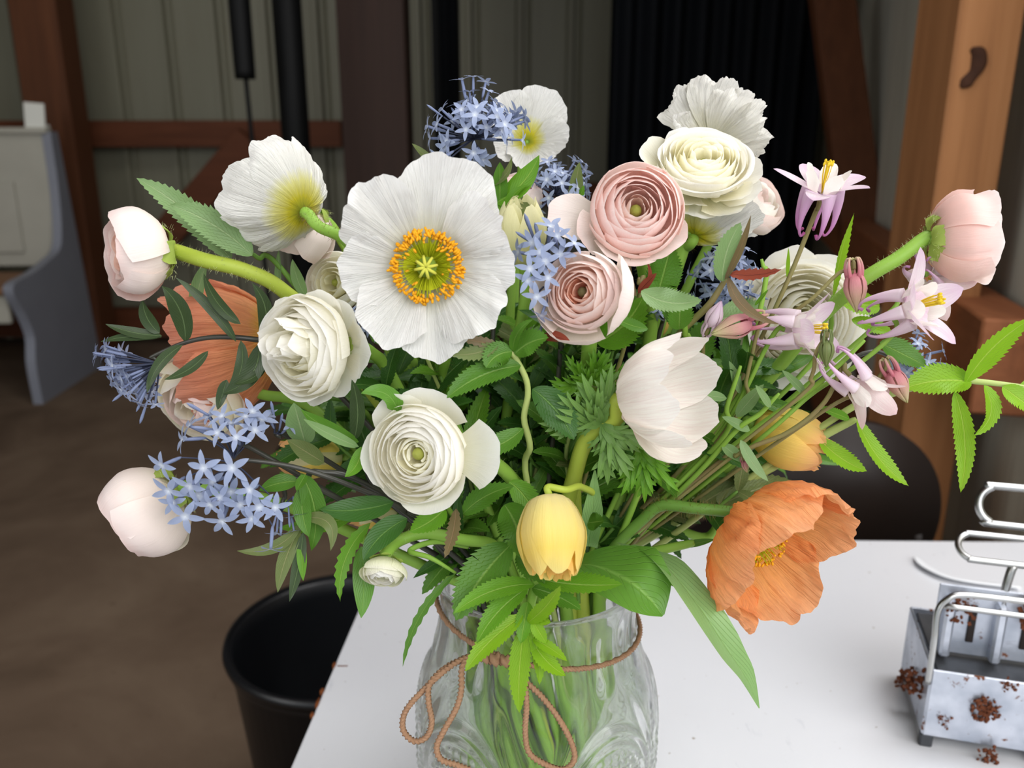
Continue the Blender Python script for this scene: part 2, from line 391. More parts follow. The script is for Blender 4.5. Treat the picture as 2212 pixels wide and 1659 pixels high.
# left post, girts and brace of the back wall
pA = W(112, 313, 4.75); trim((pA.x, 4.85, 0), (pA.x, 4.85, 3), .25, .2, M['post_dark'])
zg = W(400, 288, 4.95).z
trim((-5, 5.17, zg), (W(735, 288, 5.1).x, 5.17, zg), .15, .1, M['girt_wood'])
zg2 = W(400, 700, 5.1).z
trim((-5, 5.17, zg2), (3.4, 5.17, zg2), .18, .1, M['girt_wood'])
trim((W(1000, 300, 5.1).x, 5.17, W(0, 420, 5.1).z), (3.4, 5.17, W(0, 420, 5.1).z), .13, .1, M['girt_wood'])
a = W(540, 300, 5.0); b = W(392, 470, 5.0); d = (b-a).normalized(); trim(a, a+d*1.0, .17, .06, M['girt_wood'])
# dark centre post
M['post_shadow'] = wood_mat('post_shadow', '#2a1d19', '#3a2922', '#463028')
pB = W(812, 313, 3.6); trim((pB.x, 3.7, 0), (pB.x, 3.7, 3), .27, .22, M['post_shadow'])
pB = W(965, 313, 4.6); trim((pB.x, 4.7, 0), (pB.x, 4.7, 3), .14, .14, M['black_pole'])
# near right post and the girts on the right wall
a = W(2034, 313, 1.42); b = W(2171, 313, 1.42); pw = b.x-a.x
trim(((a.x+b.x)/2, 1.42+.075, 0), ((a.x+b.x)/2, 1.42+.075, 3), pw, .15, M['post_wood'])
g = cat([W(2098, 105, 1.418), W(2112, 118, 1.418), W(2108, 150, 1.418), W(2088, 175, 1.418), W(2076, 190, 1.418)], 14)
kn = part('knot', tube([tuple(q) for q in g], [.003, .012, .014, .009, .012, .003], 10, 20, ovl=.3), M['knot']); kn.parent = bpy.data.objects['trim_%d' % n_trim[0]]
zr = W(2160, 725, 1.45).z
for (ya, yb, zc, h_) in ((1.22, 5.0, zr, .15), (1.22, 5.0, 2.2, .15), (1.22, 5., .25, .2)):
    trim((RW(ya)-.04, ya, zc), (RW(yb)-.04, yb, zc), h_, .09, M['girt_side'], facing=(-1, .26, 0))
a = W(1790, -60, 3.3); b = W(1868, 560, 3.0); trim(a, b+(b-a)*.6, .15, .06, M['post_dark'])
# black sheeting hung across the far right corner, poles
def curtain(name, x0, x1, Y, z0, z1, n, amp, mat, label, cat_):
    xs = np.linspace(x0, x1, n*8); ys = Y+amp*np.sin(np.linspace(0, n*2*PI, n*8))+amp*.5*wav(np.linspace(0, 9, n*8), 4)
    v = [(x, y, z) for z in (z0, z1) for x, y in zip(xs, ys)]+[(x, y+.01, z) for z in (z0, z1) for x, y in zip(xs, ys)]
    k = len(xs); f = [(i, i+1, k+i+1, k+i) for i in range(k-1)]+[(2*k+i+1, 2*k+i, 3*k+i, 3*k+i+1) for i in range(k-1)]
    o = part(name, (v, f, np.zeros((len(v), 2))), mat); return tag(o, label, cat_)
curtain('plastic_sheeting', W(1312, 313, 3.8).x, W(1765, 313, 3.8).x, 3.8, 0, 3.0, 9, .035, M['black_sheet'], 'tall black plastic sheeting hanging in the dark far corner of the barn', 'sheeting')
curtain('plastic_sheeting', W(955, 313, 4.5).x, W(992, 313, 4.5).x, 4.5, 0, 3.0, 2, .015, M['black_sheet'], 'narrow black strip of sheeting beside the dark centre post', 'sheeting')
px_, py_ = W(640, 313, 3.2).x, 3.2
po = empty('black_pole', (px_, py_, 0), 'thick black upright pole left of the dark centre post', 'pole')
part('pole', tube([(px_, py_, 0), (px_, py_, 1.5), (px_, py_, 3)], .052, 12, 3), M['black_pole'], po)
part('base', lathe([(0, 0), (.16, 0), (.16, .02), (.05, .04), (0, .04)], 24, px_, py_), M['black_pole'], po)
q0 = W(516, 0, 3.0); q1 = W(520, 118, 3.0)
po = empty('hanging_tool', (q0.x, 3.0, q1.z-.6), 'slim black rod with a thick upper sleeve hanging before the back wall', 'tool')
part('sleeve', tube([(q0.x, 3, 3), (q0.x, 3, q1.z+.04), (q0.x, 3, q1.z), (q0.x, 3, q1.z-.03)], [.036, .036, .03, .01], 12, 24), M['black_pole'], po)
part('rod', tube([(q0.x, 3, q1.z), (q0.x+.01, 3, q1.z-.5), (q0.x+.02, 3, q1.z-.95)], .0085, 8, 8), M['black_pole'], po)

# ------------------------------------------------------------------ white pew at the left
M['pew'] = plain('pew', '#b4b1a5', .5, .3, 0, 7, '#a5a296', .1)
M['pew_shaded'] = plain('pew_shaded', '#8c8f99', .5, .3, 0, 7, '#7f828d', .1)  # shaded copy of the pew paint, end panel shade put into the colour
M['seatwood'] = wood_mat('seatwood', '#6a4a34', '#8c674a', '#a07c5c', (.06, 1, 1))
def extrude(poly, org, ex, ey, ez, th):
    """poly 2D in (ex,ey), extruded along ez by th"""
    n = len(poly); v = [Vector(org)+Vector(ex)*p[0]+Vector(ey)*p[1]+Vector(ez)*k for k in (0, th) for p in poly]
    f = [tuple(range(n))[::-1], tuple(range(n, 2*n))]+[(i, (i+1) % n, n+(i+1) % n, n+i) for i in range(n)]
    return np.array([tuple(p) for p in v]), f, np.zeros((2*n, 2))
fb = W(60, 878, 3.8); bb = W(190, 792, 4.5)
pew = empty('pew_bench', (fb.x-.3, 4.2, 0), 'white painted high-backed wooden pew with a brown seat at the left', 'bench')
dy = Vector((bb.x-fb.x, 4.5-3.8, 0)); dl = .62; dy = dy.normalized(); dx = Vector((-dy.y, dy.x, 0))*-1
dx = Vector((dy.y, -dy.x, 0))           # to the right, outwards
ez = V(0, 0, 1); O0 = V(fb.x, 3.85, 0)
top = W(128, 285, 4.45).z
prof2 = cat([(.0, 0), (-.01, .2), (.02, .33), (-.03, .45), (-.1, .55), (-.08, .6), (.1, .62), (.3, .66), (.42, .7), (.47, .8), (.5, 1.0), (.5, top)], 40).tolist()
poly = [tuple(p) for p in prof2]+[(.58, top), (.72, 0)]
part('end_panel', extrude(poly, O0, dy, ez, dx, .045), M['pew_shaded'], pew, smooth=False)
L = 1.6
part('end_panel', extrude(poly, O0-dx*L, dy, ez, dx, .045), M['pew_shaded'], pew, smooth=False)
def oriented(name, c, s, mat, root, parent=None, bev=.006, ex=dx, ey=dy):
    R = Matrix((ex, ey, V(0, 0, 1))).transposed(); return part(name, box(c, s, R, bev), mat, root, parent, smooth=False)
oriented('seat', O0-dx*(L/2)+dy*.2+ez*.56, (L-.05, .52, .035), M['seatwood'], pew)
oriented('front_rail', O0-dx*(L/2)+dy*(-.02)+ez*.47, (L-.05, .03, .13), M['pew'], pew)
bk = oriented('backrest', O0-dx*(L/2-.0)+dy*.53+ez*((top+.6)/2), (L+.04, .04, top-.6), M['pew'], pew)
oriented('panel', O0-dx*.72+dy*.5+ez*(top-.42), (1.1, .02, .36), M['pew'], pew, bk)
oriented('top_rail', O0-dx*(L/2)+dy*.52+ez*(top+.005), (L+.06, .07, .03), M['pew'], pew)
q = W(72, 262, 4.35)
cb = empty('white_card', (q.x, 4.38, top+.02), 'small white card standing on the top rail of the pew', 'card')
M['card'] = plain('card', '#e4e4dc', .6, .2)
part('card', box((q.x, 4.37, top+.075), (.1, .012, .125), Matrix.Rotation(.08, 3, 'Y'), .002), M['card'], cb, smooth=False)
part('stand', box((q.x, 4.39, top+.027), (.09, .05, .014), None, .002), M['card'], cb, smooth=False)

# ------------------------------------------------------------------ black bin on the floor
q = W(742, 1362, 1.17); bz = q.z
bn = empty('black_bucket', (q.x, 1.17, 0), 'empty tall black bucket on the floor beside the white table', 'bucket')
M['bucket'] = plain('bucket', '#0b0c0e', .36, .5, 0, 12, '#121418', .05)
R0 = 243*U(742, 1362, 1.17)
prf = [(0, .012), (R0*.70, .012), (R0*.93, bz-.03), (R0*.945, bz-.004), (R0*.97, bz), (R0*1.0, bz-.004), (R0*1.005, bz-.02), (R0*.985, bz-.028), (R0*.965, bz-.03), (R0*.74, .0), (0, 0)]
part('body', lathe(prf, 64, q.x, 1.17), M['bucket'], bn)
part('rim', lathe([(R0*.985, bz+.003), (R0*1.015, bz+.003), (R0*1.03, bz-.006), (R0*1.015, bz-.015), (R0*.985, bz-.012), (R0*.975, bz-.004), (R0*.985, bz+.003)], 64, q.x, 1.17), M['bucket'], bn)

# ------------------------------------------------------------------ table
m, nt = newmat('table_paint')
n1 = noise(nt, maps(nt, (2.5, 2.5, 2.5), 'Object'), 1, 5); n2 = noise(nt, maps(nt, (70, 18, 40), 'Object'), 1, 5, .6)
n3 = noise(nt, maps(nt, (160, 160, 160), 'Object'), 1, 2)
c = mixc(nt, n1, '#cccdd3', '#dcdde0')
a_ = nd(nt, 'ShaderNodeMapRange'); a_.inputs[1].default_value = .66; a_.inputs[2].default_value = .74; nt.links.new(n2, a_.inputs[0]); a_.inputs[4].default_value = .45
c = mixc(nt, a_.outputs[0], c, '#b6b8c0')
b_ = nd(nt, 'ShaderNodeMapRange'); b_.inputs[1].default_value = .735; b_.inputs[2].default_value = .77; nt.links.new(n3, b_.inputs[0]); b_.inputs[4].default_value = .8
c = mixc(nt, b_.outputs[0], c, '#8a7c6c')
finish(nt, c, .28, .45, bump(nt, n2, .12, .002)); M['paint'] = m
M['paint_edge'] = plain('paint_edge', '#d8d8da', .5, .3, 0, 30, '#c4b8a8', .2)
M['chip'] = plain('chip', '#5c3018', .8, .1, 0, 200, '#7c4828', .3)
c0 = W(842, 1160, .98); e1 = W(626, 1659, 0)if False else None
def onplane(px, py, z=TZ):
    a = (px-1106.0)/F; b = (829.5-py)/F; dz = CP*b-SP; t = (z-CAMZ)/dz
    return V(a*t, t*(CP+SP*b), z)
A = onplane(842, 1158); B = onplane(626, 1659); C_ = onplane(2025, 1168)
ev = (B-A).normalized(); bv = (C_-A).normalized(); A0 = A; B2 = A+ev*.78; C2 = A+bv*.90; D2 = C2+ev*.78
tb = empty('white_table', ((A+D2)/2).xy.to_3d(), 'white painted worn wooden table carrying the vase', 'table')
topv = [A, C2, D2, B2]; gpoly = extrude([(0, 0), (1.12, 0), (1.12, .86), (0, .86)], A-V(0, 0, .028), bv, ev, (0, 0, 1), .028)
# thick top with softened upper edge
def slab(poly, z1, th, b):
    cx = sum((p for p in poly), V(0, 0, 0))/len(poly); v = []; n = len(poly)
    for (ins, z) in ((0, z1-th), (0, z1-b), (b*.3, z1-b*.3), (b, z1)):
        for p in poly:
            d = (cx-p); d.z = 0; d.normalize(); q_ = p+d*ins; v.append((q_.x, q_.y, z))
    f = [tuple(range(n)), tuple(range(3*n, 4*n))[::-1]]
    for k in range(3): f += [(k*n+i, k*n+n+i, k*n+n+(i+1) % n, k*n+(i+1) % n) for i in range(n)]
    v = np.array(v); return v, f, v[:, :2]
part('tabletop', slab(topv, TZ, .03, .003), M['paint'], tb, smooth=False)
for (s, e, off) in ((A, B2, bv), (A, C2, ev), (B2, D2, -ev), (C2, D2, -bv)):
    mid = (s+e)/2+off*.06; dd = (e-s).normalized(); R = Matrix((dd, V(0, 0, 1).cross(dd), V(0, 0, 1))).transposed()
    part('apron', box((mid.x, mid.y, TZ-.075), ((e-s).length-.16, .02, .088), R, .002), M['paint_edge'], tb, smooth=False)
for p, o1, o2 in ((A, bv, ev), (B2, bv, -ev), (C2, -bv, ev), (D2, -bv, -ev)):
    q = p+(o1+o2)*.065; part('leg', box((q.x, q.y, (TZ-.03)/2), (.055, .055, TZ-.03), None, .004), M['paint_edge'], tb, smooth=False)
r = random.Random(3)
for (px, py, l) in ((724, 1438, 26), (698, 1494, 22), (688, 1520, 40), (676, 1545, 16)):
    q = onplane(px-2, py, TZ-.001); vv = []; k = 8
    for i in range(k):
        a = i/k*2*PI; vv.append(q+ev*(math.cos(a)*l*.00018*(.7+r.random()*.5))+bv*(math.sin(a)*.0018*(.6+r.random()*.6)))
    g = (np.array([tuple(p_+V(0, 0, .0017)) for p_ in vv]+[tuple(p_-V(0, 0, .002)) for p_ in vv]), [tuple(range(k))[::-1], tuple(range(k, 2*k))]+[(i, (i+1) % k, k+(i+1) % k, k+i) for i in range(k)], np.zeros((2*k, 2)))
    part('paint_chip', g, M['chip'], tb)
q = onplane(742, 1439, TZ)
part('paint_chip', tube([q+V(-.006, 0, .0002), q+V(.004, 0, .0002)], .0006, 5, 4), M['chip'], tb)

# dark chair with a rounded back behind the table
M['darkwood'] = plain('darkwood', '#171210', .5, .3, 0, 6, '#241a16', .1)
q = W(1815, 1130, 1.22)
ch = empty('dark_chair', (q.x, 1.3, 0), 'dark wooden chair with a rounded solid back behind the table', 'chair')
rad = 225*U(1815, 1130, 1.22)
pol = [(rad*math.cos(a)*.95, rad*math.sin(a)*1.05) for a in np.linspace(-.25, PI+.25, 40)]
part('backrest', extrude(pol, (q.x, 1.22, q.z), (1, 0, 0), (0, -.12, 1), (0, 1, 0), .022), M['darkwood'], ch)
part('seat', lathe([(0, .43), (.2, .43), (.215, .445), (.2, .46), (0, .46)], 40, q.x, 1.43), M['darkwood'], ch)
for sx in (-1, 1):
    part('leg', tube([(q.x+sx*.17, 1.24, 0), (q.x+sx*.16, 1.25, .45), (q.x+sx*.13, 1.235, q.z-.02)], .014, 10, 12), M['darkwood'], ch)
    part('leg', tube([(q.x+sx*.17, 1.6, 0), (q.x+sx*.13, 1.56, .44)], .014, 10, 6), M['darkwood'], ch)

# ------------------------------------------------------------------ soil blocker on the table
m, nt = newmat('galvanised')
n1 = noise(nt, maps(nt, (70,)*3, 'Object'), 1, 5, .65); n2 = noise(nt, maps(nt, (260,)*3, 'Object'), 1, 3); n3 = noise(nt, maps(nt, (24,)*3, 'Object'), 1, 3)
c = ramp(nt, [(.3, '#9aa2b0'), (.6, '#c8cdd8')], n3)
r1 = nd(nt, 'ShaderNodeMapRange'); r1.inputs[1].default_value = .62; r1.inputs[2].default_value = .66; nt.links.new(n1, r1.inputs[0])
c = mixc(nt, r1.outputs[0], c, '#6a3d24')
mt = nd(nt, 'ShaderNodeMath', operation='MULTIPLY_ADD'); nt.links.new(r1.outputs[0], mt.inputs[0]); mt.inputs[1].default_value = -.75; mt.inputs[2].default_value = .75
rg = nd(nt, 'ShaderNodeMath', operation='MULTIPLY_ADD'); nt.links.new(r1.outputs[0], rg.inputs[0]); rg.inputs[1].default_value = .45; rg.inputs[2].default_value = .38
finish(nt, c, rg.outputs[0], .4, bump(nt, n2, .2, .001), 0, mt.outputs[0]); M['galv'] = m
M['steel'] = plain('steel', '#c4c8cc', .28, .5, 0, 60, '#a8a49c', .1, 1.0)
M['soil'] = plain('soil', '#4a2a1c', .95, .1, 0, 400, '#7c4a34', .8)
M['inner_dark'] = plain('inner_dark', '#5a5c60', .5, .4, 0, 60, '#3a3c40', .2, .6)
fl0 = onplane(1988, 1612); fl1 = onplane(2212, 1650)
bx = (fl1-fl0); bx.z = 0; bx.normalize(); by = V(-bx.y, bx.x, 0); Rb = Matrix((bx, by, V(0, 0, 1))).transposed()
SB = fl0
sb = empty('soil_blocker', (SB+bx*.08+by*.05), 'soil stained metal soil block maker with wire handles on the table', 'tool')
def bb_(name, x, y, z, sx, sy, sz, mat, bev=.0012, parent=None):
    return part(name, box(SB+bx*x+by*y+V(0, 0, z), (sx, sy, sz), Rb, bev), mat, sb, parent, smooth=False)
WB = .175; DB = .10
zf = .012; zt = .075
bb_('front_plate', WB/2, 0, (zf+zt)/2, WB, .0022, zt-zf, M['galv'])
bb_('back_plate', WB/2, DB, (zf+zt)/2, WB, .0022, zt-zf, M['galv'])
for x in (0, WB): bb_('side_plate', x, DB/2, (zf+zt)/2, .0022, DB, zt-zf, M['galv'])
bb_('divider', WB/2, DB/2, (zf+zt)/2-.004, .002, DB, zt-zf-.01, M['galv'])
for x in (.004, WB/2, WB-.004):
    for y in (.004, DB-.004): bb_('foot', x, y, .006, .01, .008, .0125, M['inner_dark'])
bb_('plunger_plate', WB/2, DB*.5, zt-.004, WB-.008, DB-.008, .003, M['inner_dark'])
up = bb_('upper_plate', WB/2, .03, (zt+.138)/2, WB-.006, .002, .138-zt, M['galv'])
for x in (.012, .05, .09, .128, .166): bb_('rib', x, .025, zt+.026, .008, .012, .052, M['galv'], .002, up)
for x in (.03, .07, .109, .148): bb_('slot', x+.001, .0284, zt+.03, .0055, .0025, .034, M['darkwood'], .0005, up)
for x in (.04, .13): bb_('rivet', x+.0, -.0015, .046, .0012, .002, .016, M['steel'], .0004)
def bp(x, y, z): return SB+bx*x+by*y+V(0, 0, z)
part('wire_frame', tube([bp(-.002, -.001, .062), bp(-.002, .0, .10), bp(-.002, .004, .125), bp(.004, .006, .136), bp(.016, .008, .141), bp(.06, .008, .142), bp(.11, .008, .142), bp(WB-.016, .008, .141), bp(WB-.004, .006, .136), bp(WB+.002, .004, .125), bp(WB+.002, 0, .1), bp(WB+.002, -.001, .062)], .0026, 10, 90), M['steel'], sb)
part('cross_bar', tube([bp(.002, .012, .127), bp(.06, .012, .127), bp(WB-.002, .012, .127)], .0024, 10, 10), M['steel'], sb)
def loop(cx, cy, z, L_, H_, rw, tilt=0):
    pts = []
    al = [(-PI/2+PI*k/8, 1) for k in range(9)]+[(PI/2+PI*k/8, -1) for k in range(9)]+[(-PI/2, 1)]
    for a, sd in al:
        c_, s_ = math.cos(a), math.sin(a); x = (L_/2-H_/2)*sd+H_/2*c_; pts.append(bp(cx+x, cy+s_*H_/2*math.sin(tilt), z+s_*H_/2*math.cos(tilt)))
    return tube(pts, rw, 10, 130, cap=False)
part('handle', loop(.056, .045, .167, .080, .024, .0027, .9), M['steel'], sb)
part('handle_stem', tube([bp(.056, .036, .158), bp(.054, .034, .150), bp(.052, .032, .13), bp(.052, .03, .08)], .0034, 10, 16), M['steel'], sb)
part('handle', loop(.118, .07, .196, .17, .032, .0032, .35), M['steel'], sb)
part('handle_stem', tube([bp(.118, .07, .182), bp(.118, .055, .15), bp(.118, .04, .08)], .0034, 10, 16), M['steel'], sb)
rs = random.Random(5)
def clump(c, r_, n=60, flat=.4):
    gs = []
    for i in range(n):
        a = rs.random()*6.28; rr = r_*rs.random()**.6; q_ = c+bx*(rr*math.cos(a))+V(0, 0, rr*math.sin(a)*1.1)*1.0+by*(-rs.random()*r_*flat)
        s = r_*(.08+.16*rs.random()); R = Matrix.Rotation(rs.random()*6, 3, Vector((rs.random(), rs.random(), rs.random()+.1)))
        gs.append(box(q_, (s, s*.8, s*1.3), R))
    return merge(gs)
for (x, y, z, r_, n) in ((.042, -.001, .046, .011, 90), (.098, -.001, .05, .012, 80), (.02, .022, .12, .012, 50), (.075, .022, .122, .014, 80), (.10, .022, .122, .011, 60), (-.003, .02, .05, .014, 70), (-.004, .05, .03, .012, 60), (.055, -.001, .073, .007, 30), (.05, -.004, .006, .009, 50), (.014, -.001, .03, .007, 20)):
    o = part('soil_clump', clump(bp(x, y, z), r_, n), M['soil'], sb, smooth=False)
# white plastic label lying behind
M['plastic'] = plain('plastic', '#eef0f4', .3, .45)
pts = [onplane(1978, 1203, TZ+.003), onplane(1998, 1222, TZ+.003), onplane(2040, 1243, TZ+.003), onplane(2100, 1256, TZ+.003), onplane(2200, 1268, TZ+.003)]
o = part('plant_label', tube(pts, [.003, .010, .012, .011, .010], 12, 30, ovl=.16), M['plastic']); tag(o, 'white curved plastic blade lying flat behind the metal tool', 'label')
o.name = 'plant_marker'

# ------------------------------------------------------------------ glass vase, water, twine
def glass(name, col, ior, rough=0.0, clear=.4):
    m, nt = newmat(name); p = nd(nt, 'ShaderNodeBsdfPrincipled'); o = nd(nt, 'ShaderNodeOutputMaterial')
    p.inputs['Base Color'].default_value = col; p.inputs['Roughness'].default_value = rough; p.inputs['IOR'].default_value = ior
    p.inputs['Transmission Weight'].default_value = 1.0
    t = nd(nt, 'ShaderNodeBsdfTransparent'); t.inputs[0].default_value = col; mx = nd(nt, 'ShaderNodeMixShader'); mx.inputs[0].default_value = clear
    nt.links.new(p.outputs[0], mx.inputs[1]); nt.links.new(t.outputs[0], mx.inputs[2]); nt.links.new(mx.outputs[0], o.inputs[0]); return m
M['glass'] = glass('glass', (.985, 1, .99, 1), 1.45, 0, .22)
M['water'] = glass('water', (.985, 1, .97, 1), 1.12, 0, .6)
vprof = cat([(.056, 0), (.062, .004), (.069, .025), (.0765, .055), (.0808, .085), (.0818, .11), (.0785, .135), (.0715, .158), (.0665, .178), (.0655, .195), (.0665, .208), (.0685, .2155)], 90)
def vr(z): return float(np.interp(z, vprof[:, 1], vprof[:, 0]))
def vase_mesh():
    n = 320; a = np.arange(n)/n*2*PI; Z = np.concatenate([np.linspace(.001, .17, 110), np.linspace(.172, .2155, 18)]); R = np.interp(Z, vprof[:, 1], vprof[:, 0])
    AA, ZZ = np.meshgrid(a, Z); RR = np.repeat(R[:, None], n, 1)
    d = np.zeros_like(AA); k = 5; seg = 2*PI/k
    loc = ((AA+.35) % seg)-seg/2                 # -.63 .. .63
    x = loc*.08; z = ZZ-.075
    # arch/medallion ovals
    e = np.sqrt((x/.038)**2+(z/.062)**2)
    ring = np.exp(-((e-1)/.055)**2)+.8*np.exp(-((e-.86)/.04)**2); d += .0022*ring
    ins = e < .8
    hob = np.abs(np.sin(x*520)*np.sin(z*520)); d += np.where(ins & (z > -.01), .0012*hob, 0)
    # fan rays in the lower inside of the medallion
    ang = np.arctan2(x, z+.055); rad = np.sqrt(x**2+(z+.055)**2)
    d += np.where(ins & (rad < .07), .0016*np.abs(np.cos(ang*7)), 0)
    # diamonds between medallions
    x2 = (np.abs(loc)-seg/2)*.08; dia = np.abs(x2)/.016+np.abs(z)/.06
    d += np.where((e > 1.06) & (dia < 1), .0020*(1-dia)+.0008*np.abs(np.sin(x2*700)*np.sin(z*500)), 0)
    lv = np.exp(-((x2*.8+.25*(z-.0))/.003)**2); d += np.where((e > 1.06), .0016*lv, 0)
    d *= 1.35*np.clip((.158-ZZ)/.02, 0, 1)*np.clip((ZZ-.004)/.01, 0, 1)
    # soft flutes in the neck
    d += .0007*np.cos(AA*20)*np.clip((ZZ-.155)/.01, 0, 1)*np.clip((.205-ZZ)/.01, 0, 1)
    RO = RR+d
    vo = np.stack([VX+RO*np.cos(AA), VY+RO*np.sin(AA), TZ+.0005+ZZ], 2).reshape(-1, 3)
    f = grid_faces(n, len(Z), 0, True); off = len(vo)
    zi = np.concatenate([np.linspace(.214, .012, 40)]); ri = np.interp(zi, vprof[:, 1], vprof[:, 0])-.0035
    zi = np.concatenate([[.2168], zi, [.010]]); ri = np.concatenate([[float(R[-1])-.0012], ri, [.03]])
    vi = np.stack([VX+ri[:, None]*np.cos(a), VY+ri[:, None]*np.sin(a), np.repeat((TZ+.0005+zi)[:, None], n, 1)], 2).reshape(-1, 3)
    f += grid_faces(n, len(zi), off, True)
    t = off-n; f += [(t+i, t+(i+1) % n, off+(i+1) % n, off+i) for i in range(n)]
    ce = off+len(vi); v = np.vstack([vo, vi, [[VX, VY, TZ+.010], [VX, VY, TZ+.0008]]]); l = ce-n
    f += [(l+i, l+(i+1) % n, ce) for i in range(n)]+[((i+1) % n, i, ce+1) for i in range(n)]
    return v, f, np.zeros((len(v), 2))
vs = empty('glass_vase', (VX, VY, TZ), 'clear pressed-glass vase with medallion pattern holding the bouquet', 'vase')
part('vase_body', vase_mesh(), M['glass'], vs)
zw = .150
wz = np.linspace(.0115, zw, 30); wp = [(0.0001, .0115)]+[(vr(z)-.0037, z) for z in wz]+[(.0001, zw)]
g = lathe(wp, 96, VX, VY); g = (g[0]+np.array([0, 0, TZ+.0005]), g[1], g[2])
o = part('water', g, M['water'], vs); 

M['twine'] = plain('twine', '#8c6a50', .9, .1, 0, 500, '#b08c70', .5, 0, 'Object', .0006)
tw = empty('twine_bow', (VX, VY-.07, TZ+.185), 'brown jute twine tied in a bow round the vase neck', 'twine')
def ringz(a): # a measured from +x
    return .1755+.0115*(1-math.cos(a))+.0
ring = []
for i in range(61):
    a = i/60*2*PI-PI/2-.6; z = ringz(a); ring.append((VX+(vr(z)+.0022)*math.cos(a), VY+(vr(z)+.0022)*math.sin(a), TZ+z))
part('band', tube(ring, .0017, 9, 240, lobes=3, twist=900, cap=False), M['twine'], tw)
def px_on(px, py, Y): return W(px, py, Y)
def twine(name, pts):
    # pts px,py,Y
    return part(name, tube([W(*p) for p in pts], .0016, 9, 190, lobes=3, twist=900), M['twine'], tw)
KX, KY, KYY = 1068, 1420, .425
twine('bow_loop', [(1050, 1420, .424), (1010, 1420, .420), (965, 1445, .414), (915, 1490, .410), (876, 1535, .408), (870, 1575, .406), (893, 1600, .404), (920, 1592, .404), (932, 1560, .404), (925, 1515, .406), (930, 1475, .410), (975, 1435, .418), (1040, 1414, .422)])
twine('bow_loop', [(1100, 1432, .424), (1130, 1470, .412), (1137, 1520, .406), (1134, 1580, .404), (1142, 1625, .402), (1175, 1650, .400), (1215, 1662, .400), (1240, 1640, .400), (1232, 1600, .402), (1205, 1550, .404), (1170, 1505, .408), (1140, 1475, .412), (1105, 1430, .422)])
twine('tail', [(1010, 1420, .420), (998, 1445, .414), (996, 1490, .408), (985, 1530, .405), (960, 1575, .402), (943, 1612, .400), (952, 1640, .398), (985, 1652, .397), (1015, 1664, .396)])
for (dx_, dy_, r_) in ((0, 0, .0042), (22, 4, .0035), (-20, -4, .0035)):
    part('knot', tube([W(KX+dx_-14, KY+dy_-6, .424), W(KX+dx_, KY+dy_+4, .420), W(KX+dx_+14, KY+dy_+8, .424)], [.0015, r_, .0015], 12, 16, lobes=3, twist=500), M['twine'], tw)

# ------------------------------------------------------------------ flower building
NR = .050
def neck(az, k, rr=None):
    rr = NR*(.35+.62*((k*.618) % 1)) if rr is None else rr
    a = az+.5*math.sin(k*2.4)
    n_ = V(VX+rr*math.cos(a), VY+rr*math.sin(a), TZ+.212)
    rr = max(rr, .03+.03*((k*.37) % 1)); m_ = V(VX+rr*.75*math.cos(a+.6), VY+rr*.75*math.sin(a+.6), TZ+.12)
    b_ = V(VX+rr*.95*math.cos(a+1.5), VY+rr*.95*math.sin(a+1.5), TZ+.018)
    return n_, m_, b_
kc = [0]
def stem_path(start, n, way=(), lift=.02):
    kc[0] += 1; k = kc[0]
    az = math.atan2(start.y-VY, start.x-VX)
    if (start.xy-V(VX, VY, 0).xy).length < .03: az = k*2.39
    nk, md, bt = neck(az, k)
    pts = [start, start-Vector(n).normalized()*(.004 if way else .022)]
    if way: pts += [W(*w) if len(w) == 3 else w for w in way]
    else:
        s1 = pts[-1]; q_ = nk.lerp(s1, .5); q_.z += lift; q_.y = max(q_.y, min(s1.y, nk.y)); pts.append(q_)
    last = pts[-1]; hd = (nk-last); q_ = nk-hd.normalized()*min(.03, hd.length*.4); q_.z = max(q_.z, nk.z+.008); 
    return pts+[q_, nk, md, bt], bt
def hairs(pathpts, r0, n, ln, seed=0, t0=0, t1=1):
    C = cat(pathpts, 80); r_ = np.random.RandomState(seed); v = []; f = []
    for i in range(n):
        t = (t0+(t1-t0)*r_.rand())*78; k = int(t); c_ = C[k]+(C[k+1]-C[k])*(t-k); T = C[k+1]-C[k]; T /= np.linalg.norm(T)+1e-9
        d_ = r_.randn(3); d_ -= T*d_.dot(T); d_ /= np.linalg.norm(d_)+1e-9; e_ = np.cross(T, d_); b_ = c_+d_*r0*.9
        tip = b_+(d_+T*r_.randn()*.35+e_*r_.randn()*.3)*ln*(.5+r_.rand()); w = .00009
        j = len(v); v += [b_-T*w, b_+T*w, tip]; f.append((j, j+1, j+2))
    return np.array(v), f, np.zeros((len(v), 2))
